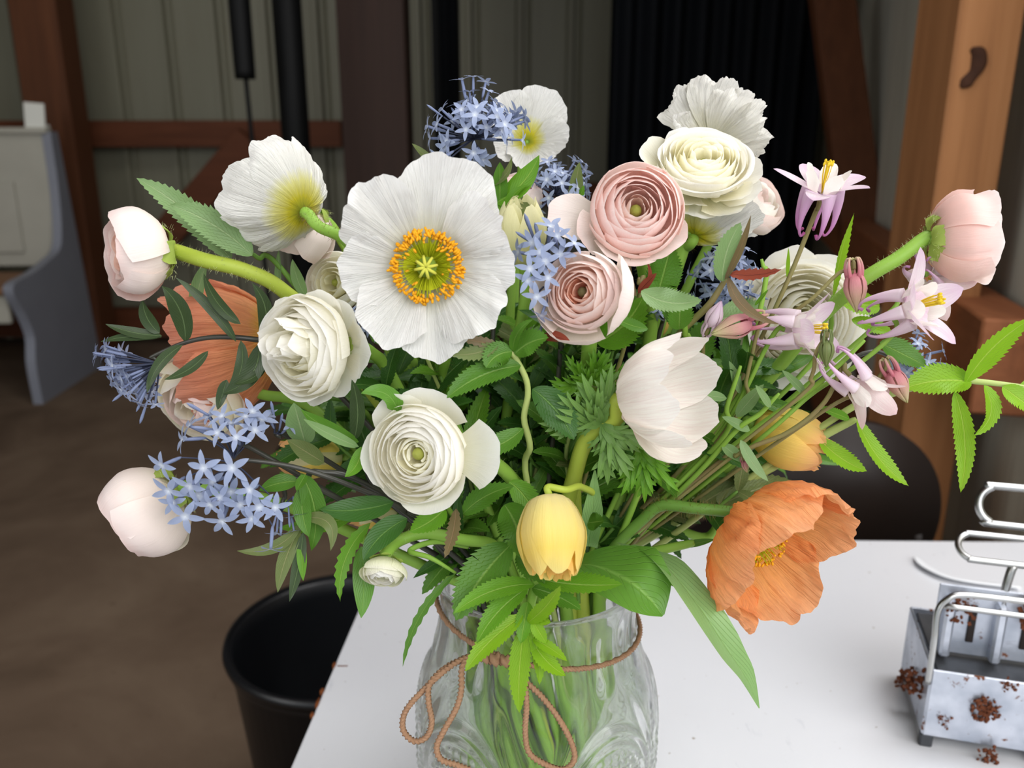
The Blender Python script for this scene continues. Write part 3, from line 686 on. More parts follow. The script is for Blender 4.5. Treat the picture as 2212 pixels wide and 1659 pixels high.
def shell(prof, th, span, nu=11, nv=9, tip=.25, tipp=2.5, ruf=0., rf=3., wr=0., edge=0., flare=0., seed=0, wid=.6, wf=26):
    a = np.linspace(-1, 1, nu)[None, :]; v = np.linspace(0, 1, nv)[:, None]
    smax = 1-tip*np.abs(a)**tipp+edge*wav(a, seed+5, 9, 4)
    s = v*smax; C = cat([tuple(p) for p in prof], 60); xs = np.linspace(0, 1, 60)
    sc = np.clip(s, 0, 1); r = np.interp(sc, xs, C[:, 0]); z = np.interp(sc, xs, C[:, 1])
    over = np.maximum(s-1, 0); dr = C[-1]-C[-3]; r = r+over*dr[0]*30; z = z+over*dr[1]*30
    g = np.gradient(C, axis=0); g /= (np.linalg.norm(g, axis=1)[:, None]+1e-9)
    nr, nz = np.interp(sc, xs, g[:, 1]), -np.interp(sc, xs, g[:, 0])
    d = ruf*v**2*wav(a+0*v, seed, rf, 3)+wr*v**.8*wav(a*1.0+.25*v, seed+9, wf, 3, 1.5)+flare*np.abs(a)**3*v + wr*.8*wav(a*2.0+v*5., seed+3, 5, 4)*v
    r = r+d*nr; z = z+d*nz
    an = th+span*a*(wid+(1-wid)*np.sqrt(v))
    X = np.stack([r*np.cos(an), r*np.sin(an), z], 2).reshape(-1, 3)
    uv = np.stack([np.repeat((a+1)/2, nv, 0).ravel(), s.ravel()], 1)
    return X, grid_faces(nu, nv), uv
def blob(c, r, n=10, sq=(1, 1, 1)):
    a = np.arange(n)/n*2*PI; p = np.linspace(0, PI, n//2+2)
    v = np.stack([c[0]+r*sq[0]*np.sin(p)[:, None]*np.cos(a), c[1]+r*sq[1]*np.sin(p)[:, None]*np.sin(a), c[2]-r*sq[2]*np.repeat(np.cos(p)[:, None], n, 1)], 2).reshape(-1, 3)
    return v, grid_faces(n, n//2+2, 0, True), np.zeros((len(v), 2))
class Fl:
    """a flower: local px units around centre, facing n"""
    def __init__(s, name, label, cat_, px, py, Y, n, roll=0, group=None, way=(), stem='stem_green', sr=.0028, back=0, hairy=0, hmat='hair', lift=.02, hl=.0022, nostem=False, hcov=.35):
        s.c = W(px, py, Y); s.u = U(px, py, Y); s.R = frame(n, roll); s.n = Vector(n).normalized()
        st = s.c-s.n*back*s.u
        pts, bt = stem_path(st, n, way, lift)
        s.root = empty(name, bt, label, cat_, group)
        sp = part('stem', tube(pts, sr, 10, 56), M[stem], s.root); s.pts = pts
        if hairy:
            h = part('stem_hairs', hairs(pts, sr, hairy, hl, int(px), 0, hcov), M[hmat], s.root, sp); h['kind'] = 'stuff'
    def add(s, name, g, mat, parent=None, label=None):
        o = part(name, xf(g, s.R, s.u, s.c), M[mat], s.root, parent)
        if label: o['label'] = label
        return o
def ranunculus(label, px, py, Y, n, R, K=8, mats=('ran_white',), closed=.8, depth=1.0, core='core_green', seed=1, outer=0, roll=0, name='ranunculus', inner=.12, hole=.25, calyx=True, flat=1., omat=None, ruf=.0, tip=.3, span=None, **kw):
    f = Fl(name, label, 'flower', px, py, Y, n, roll, back=R*.72*depth, **kw)
    rs_ = random.Random(seed)
    P = int(K*4.4)
    for k in range(P):
        q = (k+1)/P; q = q**.8; rk = R*(inner+(1-inner)*q)*(1+.05*(rs_.random()-.5)); th = k*2.39996+rs_.uniform(-.25, .25)
        zr = R*depth*(.62*math.sqrt(max(0, 1-(q*.93)**2))*flat-.1)-R*hole*(1-q)**2*1.2
        cl = closed+(1.02-closed)*q**3*flat if flat >= .99 else closed+(1.12-closed)*q**2
        cl *= 1+.07*(rs_.random()-.4); sp_ = span or (1.25-.42*q)*rs_.uniform(.88, 1.12)
        pr = [(.02*R, -.72*R*depth), (rk*.55, -.62*R*depth), (rk, -.22*R*depth), (rk*1.03, .15*zr+.02*R), (rk*cl, zr+R*.07*(rs_.random()-.5))]
        mi = mats[min(len(mats)-1, int(q*len(mats)*.999))]
        f.add('petal', shell(pr, th, sp_, 17, 11, tip*.8, 2.6, R*(.03+ruf), 2.4, R*.004, .008+ruf*.3, R*rs_.uniform(-.02, .06), seed*97+k*13), mi)
    f.add('core', blob((0, 0, -R*.15), R*.14, 10, (1, 1, 1.4)), core)
    if calyx:
        for j in range(5):
            th = j/5*2*PI+rs_.random()*.3; pr = [(.03*R, -.76*R*depth), (R*.35, -.80*R*depth), (R*.62, -.62*R*depth), (R*.8, -.66*R*depth)]
            f.add('sepal', shell(pr, th, .5, 7, 7, .55, 2, R*.02, 3, R*.01, .02, R*.05, seed+j), 'calyx')
    return f
def lobe(f, th, r0, r1, z0, z1, span, mat, seed=0, ruf=.05, tip=.3, mid=None, R=100, nu=15, nv=12, wr=.01, edge=.02, flare=0, name='petal'):
    m_ = mid or ((r0+r1)*.5*1.05, (z0+z1)/2-.05*R)
    return f.add(name, shell([(r0, z0), m_, (r1, z1)], th, span, nu, nv, tip, 2.5, R*ruf, 3, R*wr, edge, flare*R, seed), mat)

# ---- white poppy, large, front
def poppy(label, px, py, Y, n, R, lobes, mat, roll=0, cup=.25, seed=1, stam=True, ringr=.40, hi=36, wr=.016, center=True, depthk=1.0, ruf=.07, tipk=.30, zs=1.0, wf_=30, **kw):
    f = Fl('poppy', label, 'flower', px, py, Y, n, roll, back=R*.06, **kw)
    for i, (deg, ln, sp_, lift_) in enumerate(lobes):
        r1 = R*ln; z = cup*R*lift_
        pr = [(R*.04, -R*.02), (r1*.35, z*.08-R*.02+lift_*.0), (r1*.72, z*.55), (r1*1.0, z*1.0)] if depthk == 1 else [(R*.04, -R*.02), (r1*.55*depthk, z*.12), (r1*.95, z*.55), (r1, z*1.0)]
        f.add('petal', shell(pr, math.radians(deg), math.radians(sp_), 45, 20, tipk, 2.4, R*ruf, 4.2, R*wr, .03, 0, seed*31+i*7, .75, wf_), mat)
    if center:
        f.add('pistil', blob((0, 0, R*.10), R*.115, 16, (1, 1, 1.1)), 'pistil'); f.add('disc', shell([(R*.02, R*.03), (R*.14, R*.04), (R*.26, R*.10)], 0, PI*1.02, 40, 5, 0), 'stamen_green')
        gs = []
        for i in range(8):
            a = i/8*2*PI+.2; gs.append(tube([(R*.01*math.cos(a), R*.01*math.sin(a), R*.225), (R*.07*math.cos(a), R*.07*math.sin(a), R*.235), (R*.125*math.cos(a), R*.125*math.sin(a), R*.19)], [R*.02, R*.019, R*.016], 6, 6))
        f.add('stigma', merge(gs), 'stigma')
        rr = np.random.RandomState(seed); gf = []; ga = []
        for i in range(hi*13):
            a = rr.rand()*6.283; q = rr.rand()**.6; ro = R*(.17+(ringr-.17)*q*(.92+.16*rr.rand())); zt_ = R*(.13+.10*rr.rand()-.05*q)*zs
            p0 = (R*.1*math.cos(a), R*.1*math.sin(a), R*.02); p1 = (ro*math.cos(a), ro*math.sin(a), zt_)
            if i % 3 == 0: gf.append(tube([p0, ((p0[0]+p1[0])/2, (p0[1]+p1[1])/2, zt_*.7), p1], R*.005, 4, 5, cap=False))
            if q > .60 or i % 11 == 0:
                ax = (math.cos(a+rr.randn()*.5), math.sin(a+rr.randn()*.5), .3*rr.randn()); l_ = R*.026
                ga.append(tube([tuple(p1[t]-ax[t]*l_ for t in range(3)), p1, tuple(p1[t]+ax[t]*l_ for t in range(3))], [R*.009, R*.019, R*.009], 6, 4))
        f.add('filaments', merge(gf), 'stamen_green')['kind'] = 'stuff'
        f.add('anthers', merge(ga), 'stamen')['kind'] = 'stuff'
    return f
poppy('largest white poppy facing forward with an orange stamen ring and green centre', 923, 576, .415, (.03, -1, .10), 194,
      [(72, 1.24, 38, .5), (132, 1.10, 34, 1.3), (182, .95, 36, .7), (232, .96, 38, 1.2), (275, 1.04, 32, .7), (318, .97, 36, 1.3), (5, .98, 36, .8), (38, .98, 30, 1.5)],
      'poppy_white', 0, .26, 3, ruf=.14, stem='stem_green', hairy=420, hmat='hair_brown', way=[(962, 760, .465), (965, 860, .478)], sr=.003, hl=.004, hcov=.5)
poppy('white poppy seen from behind at upper left with a yellow base', 652, 456, .455, (-.72, .52, .30), 122,
      [(0, 1.0, 44, 1.1), (62, 1.05, 44, .9), (120, 1.0, 44, 1), (180, 1.0, 42, 1.1), (240, 1.0, 44, 1), (300, .95, 44, 1.2)],
      'poppy_back', .2, .95, 5, ruf=.12, tipk=.4, center=False, depthk=.9, sr=.0032, way=[(690, 490, .45), (755, 527, .46), (830, 640, .49)], hairy=420, hl=.0028, hmat='hair_brown', hcov=.45)
poppy('white poppy behind the tallest blue flower cluster', 1140, 305, .56, (.12, -.85, .25), 112,
      [(60, 1.0, 46, .9), (120, .95, 44, .9), (180, .75, 46, 1), (240, .6, 44, .8), (300, .6, 44, .9), (0, .75, 42, 1.0)],
      'poppy_back', .1, .35, 7, center=False, sr=.0026)
poppy('tall ruffled cream white poppy at the top behind the cream ranunculus', 1535, 315, .525, (.04, -.80, .30), 100,
      [(8, 1.0, 36, 1.4), (52, 1.16, 34, 1.0), (92, 1.22, 32, 1.5), (130, 1.28, 28, 1.1), (165, .9, 34, 1.6), (210, .7, 44, .7), (260, .7, 44, .7), (325, 1.0, 34, .8), (70, .85, 34, 2.0), (25, .9, 30, 2.2)],
      'poppy_cream', 0, .5, 9, center=False, sr=.003, wr=.035, depthk=.95, ruf=.16, tipk=.42)
poppy('ivory poppy with a bright yellow base under the cream ranunculus', 1502, 506, .505, (.40, .42, .75), 150,
      [(0, 1.1, 44, 1.0), (60, 1.0, 44, 1), (120, .9, 44, 1), (180, .8, 44, 1), (240, .9, 44, 1), (300, 1.05, 44, 1)],
      'poppy_back', .3, .55, 11, center=False, sr=.0032, way=[(1462, 560, .52), (1420, 680, .52)], hairy=140, hmat='hair_brown', hl=.003)
poppy('large bright orange poppy nodding over the table at lower right', 1600, 1122, .432, (.52, -.74, -.30), 168,
      [(10, 1.0, 46, 1.05), (60, .98, 46, 1.05), (118, .95, 46, 1.1), (175, 1.0, 46, 1.0), (235, .98, 46, 1.05), (300, 1.0, 46, 1.15)],
      'poppy_orange', 0, .95, 13, ruf=.12, tipk=.36, ringr=.34, wr=.042, wf_=17, zs=3.0, depthk=1.12, sr=.0034, way=[(1500, 1098, .44), (1430, 1092, .45), (1385, 1125, .455), (1325, 1185, .462)], stem='stem_dull', hairy=520, hmat='hair_brown', hl=.004, hcov=.42)
poppy('salmon orange poppy seen from the side behind the dark leaves at left', 590, 728, .52, (-.84, .02, -.10), 158,
      [(20, .85, 46, 1.0), (80, .8, 46, 1.2), (140, .85, 46, 1.0), (200, 1.0, 46, 1.2), (260, 1.05, 46, 1.1), (320, 1.0, 46, 1.0)],
      'poppy_salmon', 0, 1.10, 15, ruf=.12, center=False, wr=.026, depthk=1.05, sr=.003, way=[(660, 760, .52)])

# ---- ranunculus
f = ranunculus('rose pink ranunculus with many tight petals right of centre at the top', 1375, 452, .44, (.02, -.93, .32), 103, 8, ('ran_blush', 'ran_pink', 'ran_pink', 'ran_pink'), .80, .85, 'core_green', 2, roll=.2, sr=.0042, way=[(1395, 600, .47), (1400, 760, .49)], hairy=150, tip=.22)
lobe(f, 2.95, 40, 190, -78, -42, .42, 'ran_pale', 5, tip=.45); lobe(f, 4.25, 60, 128, -60, 15, .7, 'ran_pale', 6, tip=.3); lobe(f, 5.3, 60, 125, -60, 10, .6, 'ran_pale', 8, tip=.3)
lobe(f, 3.4, 60, 135, -60, -20, .55, 'ran_pale', 9, tip=.35)
f = ranunculus('blush ranunculus with a dark slit centre just right of the large white poppy', 1256, 630, .415, (-.32, -.86, .24), 87, 7, ('ran_coral', 'ran_blush', 'ran_blush', 'ran_pale'), .80, 1.0, 'core_dark', 4, sr=.0042, way=[(1272, 760, .45), (1262, 850, .47)], hairy=170, tip=.22, hole=.45)
lobe(f, -.05, 50, 100, -80, 62, .95, 'ran_pale', 21, tip=.5, mid=(112, -10)); lobe(f, 4.5, 50, 108, -80, 45, .8, 'ran_pale', 22, tip=.35, mid=(112, -15)); lobe(f, 3.5, 50, 104, -80, 40, .7, 'ran_pale', 23, tip=.3, mid=(104, -10))
def bud(label, px, py, Y, n, R, mats, seed, depth=1.1, K=5, inner=('ran_coral',), open_=.5, **kw):
    """half closed ranunculus: few wide wrapping petals round a tight spiral"""
    f = Fl('ranunculus', label, 'flower', px, py, Y, n, 0, back=R*.85*depth, **kw); r_ = random.Random(seed)
    for k in range(7):
        q = k/6; rk = R*(.12+.62*q)
        for j in range(3+k//2):
            th = j/(3+k//2)*2*PI+k*1.3
            pr = [(R*.03, -.7*R), (rk*.8, -.4*R), (rk, .05*R*depth), (rk*.9, R*depth*(.50-.1*(1-q)))]
            f.add('petal', shell(pr, th, 1.0, 11, 7, .25, 2.4, R*.02, 3, 0, .01, R*.02, seed+k*9+j), inner[min(len(inner)-1, k*len(inner)//7)])
    for k in range(K):
        th = k*2.4+r_.random()*.5; e = 1+.045*k
        pr = [(R*.04, -.85*R*depth), (R*.62*e, -.72*R*depth), (R*.98*e, -.2*R*depth), (R*.95*e, .25*R*depth), (R*(open_+.06*r_.random())*e, R*depth*(.56+.10*r_.random()))]
        f.add('petal', shell(pr, th, 1.15 if K < 7 else .95, 19, 14, .22, 2.4, R*.055, 3, R*.012, .016, R*.07, seed*7+k), mats[k % len(mats)])
    f.add('core', blob((0, 0, R*.05), R*.13, 10), 'core_dark')
    for j in range(5):
        th = j/5*2*PI+r_.random()*.4
        pr = [(.03*R, -.9*R*depth), (R*.5, -.92*R*depth), (R*.74, -.66*R*depth), (R*.84, -.40*R*depth)]
        o = f.add('sepal', shell(pr, th, .52, 9, 9, .6, 2, R*.04, 3, R*.012, .02, R*.06, seed+j), 'calyx')
    C = [f.c-f.n*R*f.u*depth*x for x in (.98, .8, .55, .4)]
    h = part('calyx_hairs', hairs(C, R*.72*f.u, 260, .0022, seed), M['hair'], f.root); h['kind'] = 'stuff'
    return f
bud('blush ranunculus bud facing left at the far left with a coral spiral inside', 290, 545, .45, (-.80, -.58, .04), 84, ('ran_pale', 'ran_shell', 'ran_pale'), 3, .95, 5, ('ran_coral', 'ran_coral', 'ran_blush'), .74, stem='stem_yellow', sr=.0042, way=[(440, 562, .455), (530, 585, .46), (612, 628, .47), (720, 740, .49)], hairy=420, hcov=.45)
_b6 = bud('pale pink ranunculus bud at lower left behind the nearest blue flowers', 312, 1105, .425, (-.72, -.30, -.42), 86, ('ran_pale',), 8, 1.08, 6, ('ran_blush', 'ran_pale'), .75, sr=.0036, way=[(470, 1060, .44), (640, 1100, .46)])
lobe(_b6, 4.6, 50, 96, -70, 45, .42, 'ran_white', 71, tip=.4, mid=(110, -30), R=86)
bud('pink ranunculus bud facing away to the right at the far right', 2082, 512, .465, (.95, -.10, .06), 74, ('ran_shell',), 12, 1.05, 9, ('ran_pink', 'ran_shell'), 1.0, stem='stem_green', sr=.0040, way=[(1940, 558, .465), (1860, 608, .465), (1760, 700, .47), (1640, 840, .475)], hairy=420, hcov=.5)
bud('pink ranunculus bud half hidden below the backward-facing white poppy', 648, 505, .50, (-.35, -.1, -.75), 62, ('ran_pale',), 15, 1.15, 5, ('ran_pink',), .75, sr=.003, way=[(690, 470, .51), (760, 560, .52)])
f = ranunculus('fluffy white ranunculus with ragged petals left of the large poppy', 655, 750, .43, (-.48, -.84, .12), 112, 9, ('ran_cream', 'ran_white'), .8, 1.0, 'core_green', 6, ruf=.03, sr=.0036, way=[(740, 740, .455), (800, 760, .46), (860, 840, .475)], flat=.8, hole=.1)
for i, (th, r1, z) in enumerate(((0, 145, -40), (.7, 128, -50), (-.7, 132, -40), (1.4, 125, -30), (-1.4, 130, -20), (2.2, 118, 5), (3.9, 122, 0), (3.1, 112, 10))): lobe(f, th, 30, r1, -80, z, .62, 'ran_white', 60+i, ruf=.06, R=112)
rr_ = random.Random(8)
for i in range(12):
    th = rr_.random()*6.28; r_ = rr_.random()*55; f.add('petal', shell([(r_*.6, -20), (r_+8, 30), (r_+6, 78+rr_.random()*14)], th, .7 if r_ > 30 else 1.2, 9, 7, .4, 2, 8, 3, 1, .05, 5, 70+i), 'ran_white')
f = ranunculus('white ranunculus low at centre left with swirled petals and one loose petal', 900, 982, .40, (-.28, -.92, .18), 109, 9, ('ran_cream', 'ran_white', 'ran_white'), .84, .85, 'core_green', 9, sr=.004, way=[(1050, 990, .43), (1120, 1050, .45), (1180, 1130, .47)], hole=.5, tip=.22, hairy=100, roll=.5)
lobe(f, -.45, 70, 175, -40, -45, .55, 'ran_white', 31, tip=.3); lobe(f, .9, 60, 145, -60, -20, .75, 'ran_white', 32, tip=.3); lobe(f, 1.7, 60, 140, -60, 0, .6, 'ran_white', 33, tip=.35); lobe(f, -1.6, 60, 132, -60, 15, .8, 'ran_white', 34, tip=.25); lobe(f, 2.9, 60, 128, -60, 10, .7, 'ran_white', 35)
f = ranunculus('open cream ranunculus with spreading layers at the top right above the pink one', 1520, 348, .485, (-.05, -.62, .76), 97, 8, ('ran_cream', 'ran_cream', 'ran_white'), .95, .75, 'core_green', 14, calyx=False, roll=.1, flat=.75, ruf=.015, sr=.004, hole=.0, tip=.3)
for i, (th, r1, z) in enumerate(((0, 130, -20), (.8, 120, -10), (-.6, 134, -30), (-1.2, 132, -40), (-1.8, 128, -45), (-2.5, 138, -35), (3.14, 150, -25), (2.6, 140, 0), (2, 110, 10), (-.9, 124, -10), (-2.1, 122, -20))): lobe(f, th, 30, r1, -70, z, .52, 'ran_cream' if i % 2 else 'ran_white', 40+i, ruf=.05, R=128)
f = ranunculus('white ranunculus tinged pink peeking out right of the cream one', 1636, 438, .54, (.45, -.55, .5), 72, 5, ('ran_pale', 'ran_white', 'ran_pale'), .7, 1.1, 'core_green', 17, sr=.003)
f = ranunculus('large white ranunculus behind the lilac columbines at right', 1735, 690, .52, (.10, -.9, .15), 122, 8, ('ran_cream', 'ran_white', 'ran_white'), .9, .8, 'core_green', 19, sr=.0036, flat=.8, tip=.2)
for i in range(7): lobe(f, i*.9, 40, 158, -60, -10, .6, 'ran_white', 80+i, ruf=.05, R=122)
f = ranunculus('cream ranunculus facing down behind the blue clusters at lower left', 425, 868, .50, (-.25, -.75, -.3), 98, 5, ('ran_cream', 'ran_pale', 'ran_cream'), .62, 1.15, 'core_green', 22, sr=.0034, way=[(560, 850, .51), (700, 900, .51)])
for i, (th, r1) in enumerate(((0, 120), (-.8, 115), (1.6, 125), (2.4, 118))): lobe(f, th, 40, r1, -60, 0, .6, 'ran_pale', 90+i, R=100)
ranunculus('small greenish white ranunculus bud hanging in front of the table edge', 828, 1240, .40, (-.05, -.80, -.55), 50, 5, ('ran_green', 'ran_white', 'ran_green'), .62, .95, 'core_green', 25, sr=.0034, way=[(862, 1168, .425), (920, 1152, .43), (1000, 1166, .435), (1065, 1178, .445)], hairy=160, hole=.3)
ranunculus('white ranunculus mostly hidden left behind the large poppy', 722, 610, .50, (-.2, -.85, .2), 68, 5, ('ran_cream', 'ran_white'), .9, .9, 'core_green', 27, sr=.003)
bud('pale pink ranunculus bud behind green leaves right of the large poppy', 1108, 425, .53, (0, -.35, .9), 56, ('ran_pale', 'ran_pink'), 29, 1.1, 5, ('ran_pink',), .7, sr=.003)

# ---- tulips, anemone
def tulip(label, px, py, Y, n, R, H, mats, seed, open_=.55, inner=5, imat='tulip_gold', roll=0, **kw):
    f = Fl('tulip', label, 'flower', px, py, Y, n, roll, back=H*.5, **kw); r_ = random.Random(seed)
    for k in range(inner):
        th = k*2.2; pr = [(R*.05, -H*.45), (R*.45, -H*.2), (R*.55, H*.15), (R*.45*(1+.5*r_.random()), H*(.50+.10*r_.random()))]
        f.add('petal', shell(pr, th, .85, 15, 11, .35, 2, R*.14, 3.6, R*.03, .05, R*.06, seed+k*3), imat)
    for k in range(6):
        th = k*PI/3+(.5 if k % 2 else 0)*.4; e = 1 if k % 2 else .93
        pr = [(R*.05, -H*.5), (R*.62*e, -H*.42), (R*1.0*e, -H*.05), (R*.92*e, H*.25), (R*open_*e, H*(.5+.06*r_.random()))]
        f.add('petal', shell(pr, th, .78, 15, 12, .38, 2.4, R*.06, 3, R*.012, .01, -R*.03, seed*5+k), mats[k % len(mats)])
    return f
tulip('pale yellow double tulip bud nodding down at the centre front', 1192, 1152, .385, (.06, -.60, -.80), 76, 170, ('tulip_yellow', 'tulip_yellow'), 3, .68, 9, 'tulip_gold', roll=.3, sr=.0019, way=[(1222, 1058, .40), (1256, 1052, .415), (1280, 1090, .44)], stem='stem_yellow')
tulip('yellow and peach tulip at right above the bright orange poppy', 1700, 948, .475, (.78, -.40, -.22), 68, 150, ('tulip_flame', 'tulip_flame'), 8, .6, 7, 'tulip_flame', sr=.004, way=[(1600, 980, .485)])
tulip('cream tulip behind the blue flowers right of the large poppy', 1128, 505, .49, (-.05, -.3, .95), 56, 140, ('tulip_cream',), 12, .6, 3, 'tulip_cream', sr=.0035)
tulip('greenish yellow tulip low at left behind the black stem', 675, 985, .50, (-.75, -.3, .1), 48, 130, ('tulip_cream', 'tulip_flame'), 15, .6, 3, 'tulip_flame', sr=.0035)
tulip('small yellow green tulip bud below the low white ranunculus', 815, 1110, .47, (-.8, -.3, -.05), 30, 105, ('tulip_cream', 'tulip_flame'), 17, .4, 2, 'tulip_flame', sr=.003)
tulip('yellow tulip deep in the foliage above the white anemone', 1410, 700, .55, (0, -.5, .8), 36, 90, ('tulip_flame',), 19, .6, 2, 'tulip_gold', sr=.003)
tulip('small white tulip peeking out behind the bright orange poppy', 1590, 1075, .50, (.4, -.2, .8), 40, 100, ('ran_white',), 21, .5, 2, 'ran_white', sr=.003)
f = Fl('anemone', 'white anemone in side view right of centre with faint pink veins', 'flower', 1362, 862, .418, (.66, -.46, .30), 0, back=20, sr=.0046, way=[(1330, 905, .425), (1296, 925, .43), (1262, 960, .435), (1243, 1020, .442), (1228, 1090, .452)], stem='stem_yellow')
for i, (deg, l, sp_, cu) in enumerate(((100, .9, 38, 1.0), (55, .85, 36, 1.1), (5, 1.0, 36, 1.0), (-40, 1.15, 36, .85), (-80, 1.2, 36, .75), (-125, .95, 36, .85), (140, .9, 38, 1.0), (185, .9, 38, 1))):
    R_ = 118*l; f.add('petal', shell([(6, -14), (R_*.62, 8), (R_*.98, 78*cu), (R_*1.02, 165*cu)], math.radians(deg), math.radians(sp_), 21, 16, .42, 2.3, 9, 3, 1.4, .02, 5, 300+i), 'anemone')
f.add('core', blob((0, 0, 12), 16, 12), 'core_dark')
# ---- columbines
def columbine(label, px, py, Y, n, S, sepal='col_sepal', spur='col_spur', roll=0, spread=.45, back=1.0, hook=1, stem='stem_red', cup=1.0, seed=0, **kw):
    f = Fl('columbine', label, 'flower', px, py, Y, n, roll, back=S*.15, stem=stem, sr=.0013, **kw); r_ = random.Random(seed)
    for j in range(5):
        th = j/5*2*PI; e = spread+(r_.random()-.5)*.3; l = S*(.95+.15*r_.random())
        p1 = (l*math.cos(e), l*math.sin(e)); g = blade((.06*S, 0, 0), (p1[0], 0, p1[1]), S*.46, (0, 0, S*.10*(r_.random()-.2)), (-math.sin(e), 0, math.cos(e)), 14, 'sepal', .18)
        v = g[0]; c_, s_ = math.cos(th), math.sin(th); v = v @ np.array([[c_, s_, 0], [-s_, c_, 0], [0, 0, 1]]); f.add('sepal', (v, g[1], g[2]), sepal)
        t2 = th+PI/5
        f.add('petal', shell([(S*.12, -S*.05), (S*.30, S*.1*cup), (S*.36, S*.32*cup), (S*.42, S*.50*cup)], t2, .50, 11, 9, .35, 2.3, S*.04, 3, 0, .01, 0, seed+j), 'col_petal')
        k = S*back; hk = hook*S
        P = [(S*.27, S*.08), (S*.33, -S*.12), (S*.37, -k*.38), (S*.35, -k*.60), (S*.27, -k*.73), (S*.19, -k*.68)]
        g = tube([(a*math.cos(t2), a*math.sin(t2), z) for a, z in P], [S*.155, S*.115, S*.06, S*.032, S*.024, S*.036], 10, 22, ovl=.8); f.add('spur', g, spur)
    gs = []
    for i in range(16):
        a = r_.random()*6.28; q = r_.random()*.09*S; gs.append(tube([(0, 0, 0), (q*math.cos(a), q*math.sin(a), S*.35), (q*1.3*math.cos(a), q*1.3*math.sin(a), S*(.5+.12*r_.random()))], S*.010, 4, 5))
        z = S*(.55+.08*r_.random()); gs.append(blob((q*1.3*math.cos(a), q*1.3*math.sin(a), z), S*.026, 6, (1, 1, 1.6)))
    f.add('stamens', merge(gs), 'stamen_yellow')['kind'] = 'stuff'
    return f
def blade(p0, p1, w, bend, up, n=14, kind='lance', fold=.15, teeth=0, ser=.0, wavy=0, seed=0, curl=0):
    """leaf blade: quadratic centre line p0 -> p1 bending by 'bend' at the middle"""
    p0 = np.array(tuple(p0), float); p1 = np.array(tuple(p1), float); pm = (p0+p1)/2+np.array(tuple(bend))*2
    nt_ = teeth*2+1 if teeth else n; t = np.linspace(0, 1, max(nt_, 9)); tt = t[:, None]
    C = (1-tt)**2*p0+2*tt*(1-tt)*pm+tt**2*p1; T = np.gradient(C, axis=0); T /= np.linalg.norm(T, axis=1)[:, None]+1e-12
    N0 = np.array(tuple(up), float); S_ = np.cross(T, N0); S_ /= np.linalg.norm(S_, axis=1)[:, None]+1e-12; N = np.cross(S_, T)
    if kind == 'sepal': pw = np.clip(t, 0, 1)**.55*(1-t)**.62*1.75; pw = pw/pw.max()
    elif kind == 'strap': pw = np.clip(t*5, .35, 1)*(1-t**3.2)**.8; pw = pw/pw.max()
    elif kind == 'oval': pw = np.sin(PI*t**.85)**.75; pw[-1] = 0
    else: pw = t**.62*(1-t)**.85; pw = pw/pw.max()
    pw = np.maximum(pw, .02)*(1 if kind != 'x' else 1)
    if teeth: pw = pw*np.where(np.arange(len(t)) % 2 == 1, 1-ser, 1+ser*.4); pw[-1] = .01
    us = np.array([-1, -.55, 0, .55, 1]); h = w/2*pw[:, None]
    lift_ = fold*np.abs(us)[None, :]*h + curl*h*us[None, :]**2 + (wavy*w*np.sin(t*9+seed)[:, None]*us[None, :]**2*np.sign(us)[None, :] if wavy else 0)
    X = C[:, None, :]+S_[:, None, :]*(us[None, :]*h)[..., None]+N[:, None, :]*lift_[..., None]
    if teeth:     # teeth point forwards
        sh = np.where(np.arange(len(t)) % 2 == 0, 1.0, 0)[:, None]*np.abs(us)[None, :]**3*w*.10*(pw[:, None]); X = X+T[:, None, :]*sh[..., None]
    uv = np.stack([np.tile((us+1)/2, len(t)), np.repeat(t, 5)], 1)
    return X.reshape(-1, 3), grid_faces(5, len(t)), uv
columbine('lilac and white columbine standing highest at right with spurs pointing down', 1775, 418, .45, (.05, -.30, .95), 112, roll=.3, spread=.32, back=1.15, seed=1, way=[(1757, 470, .455), (1700, 610, .46), (1610, 800, .465), (1520, 960, .47)])
columbine('pale lilac columbine facing right with open petals at the far right', 1955, 668, .43, (.62, -.66, .38), 125, spur='col_spur_pale', roll=.1, spread=.55, seed=2, way=[(1935, 715, .435), (1850, 790, .44), (1755, 850, .445), (1640, 950, .45)], stem='stem_green')
columbine('pale lilac columbine in front of the large white ranunculus', 1712, 712, .44, (.72, -.45, .10), 112, spur='col_spur_pale', roll=.5, spread=.75, seed=3, way=[(1650, 760, .445), (1600, 860, .45), (1520, 980, .46)], stem='stem_green')
columbine('cream and pink columbine drooping just above the yellow and peach tulip', 1848, 822, .425, (.62, -.30, -.62), 105, 'col_pink', 'col_spur_pale', roll=.2, spread=.95, seed=4, way=[(1820, 790, .43), (1780, 870, .435), (1700, 935, .44), (1560, 1000, .45)], stem='stem_red')
columbine('white columbine seen from behind under the far right pink bud', 2005, 600, .475, (.55, .5, -.4), 95, 'col_pink', 'col_spur_pale', roll=.4, spread=.6, seed=5, way=[(1950, 640, .475), (1850, 740, .475)], stem='stem_green')
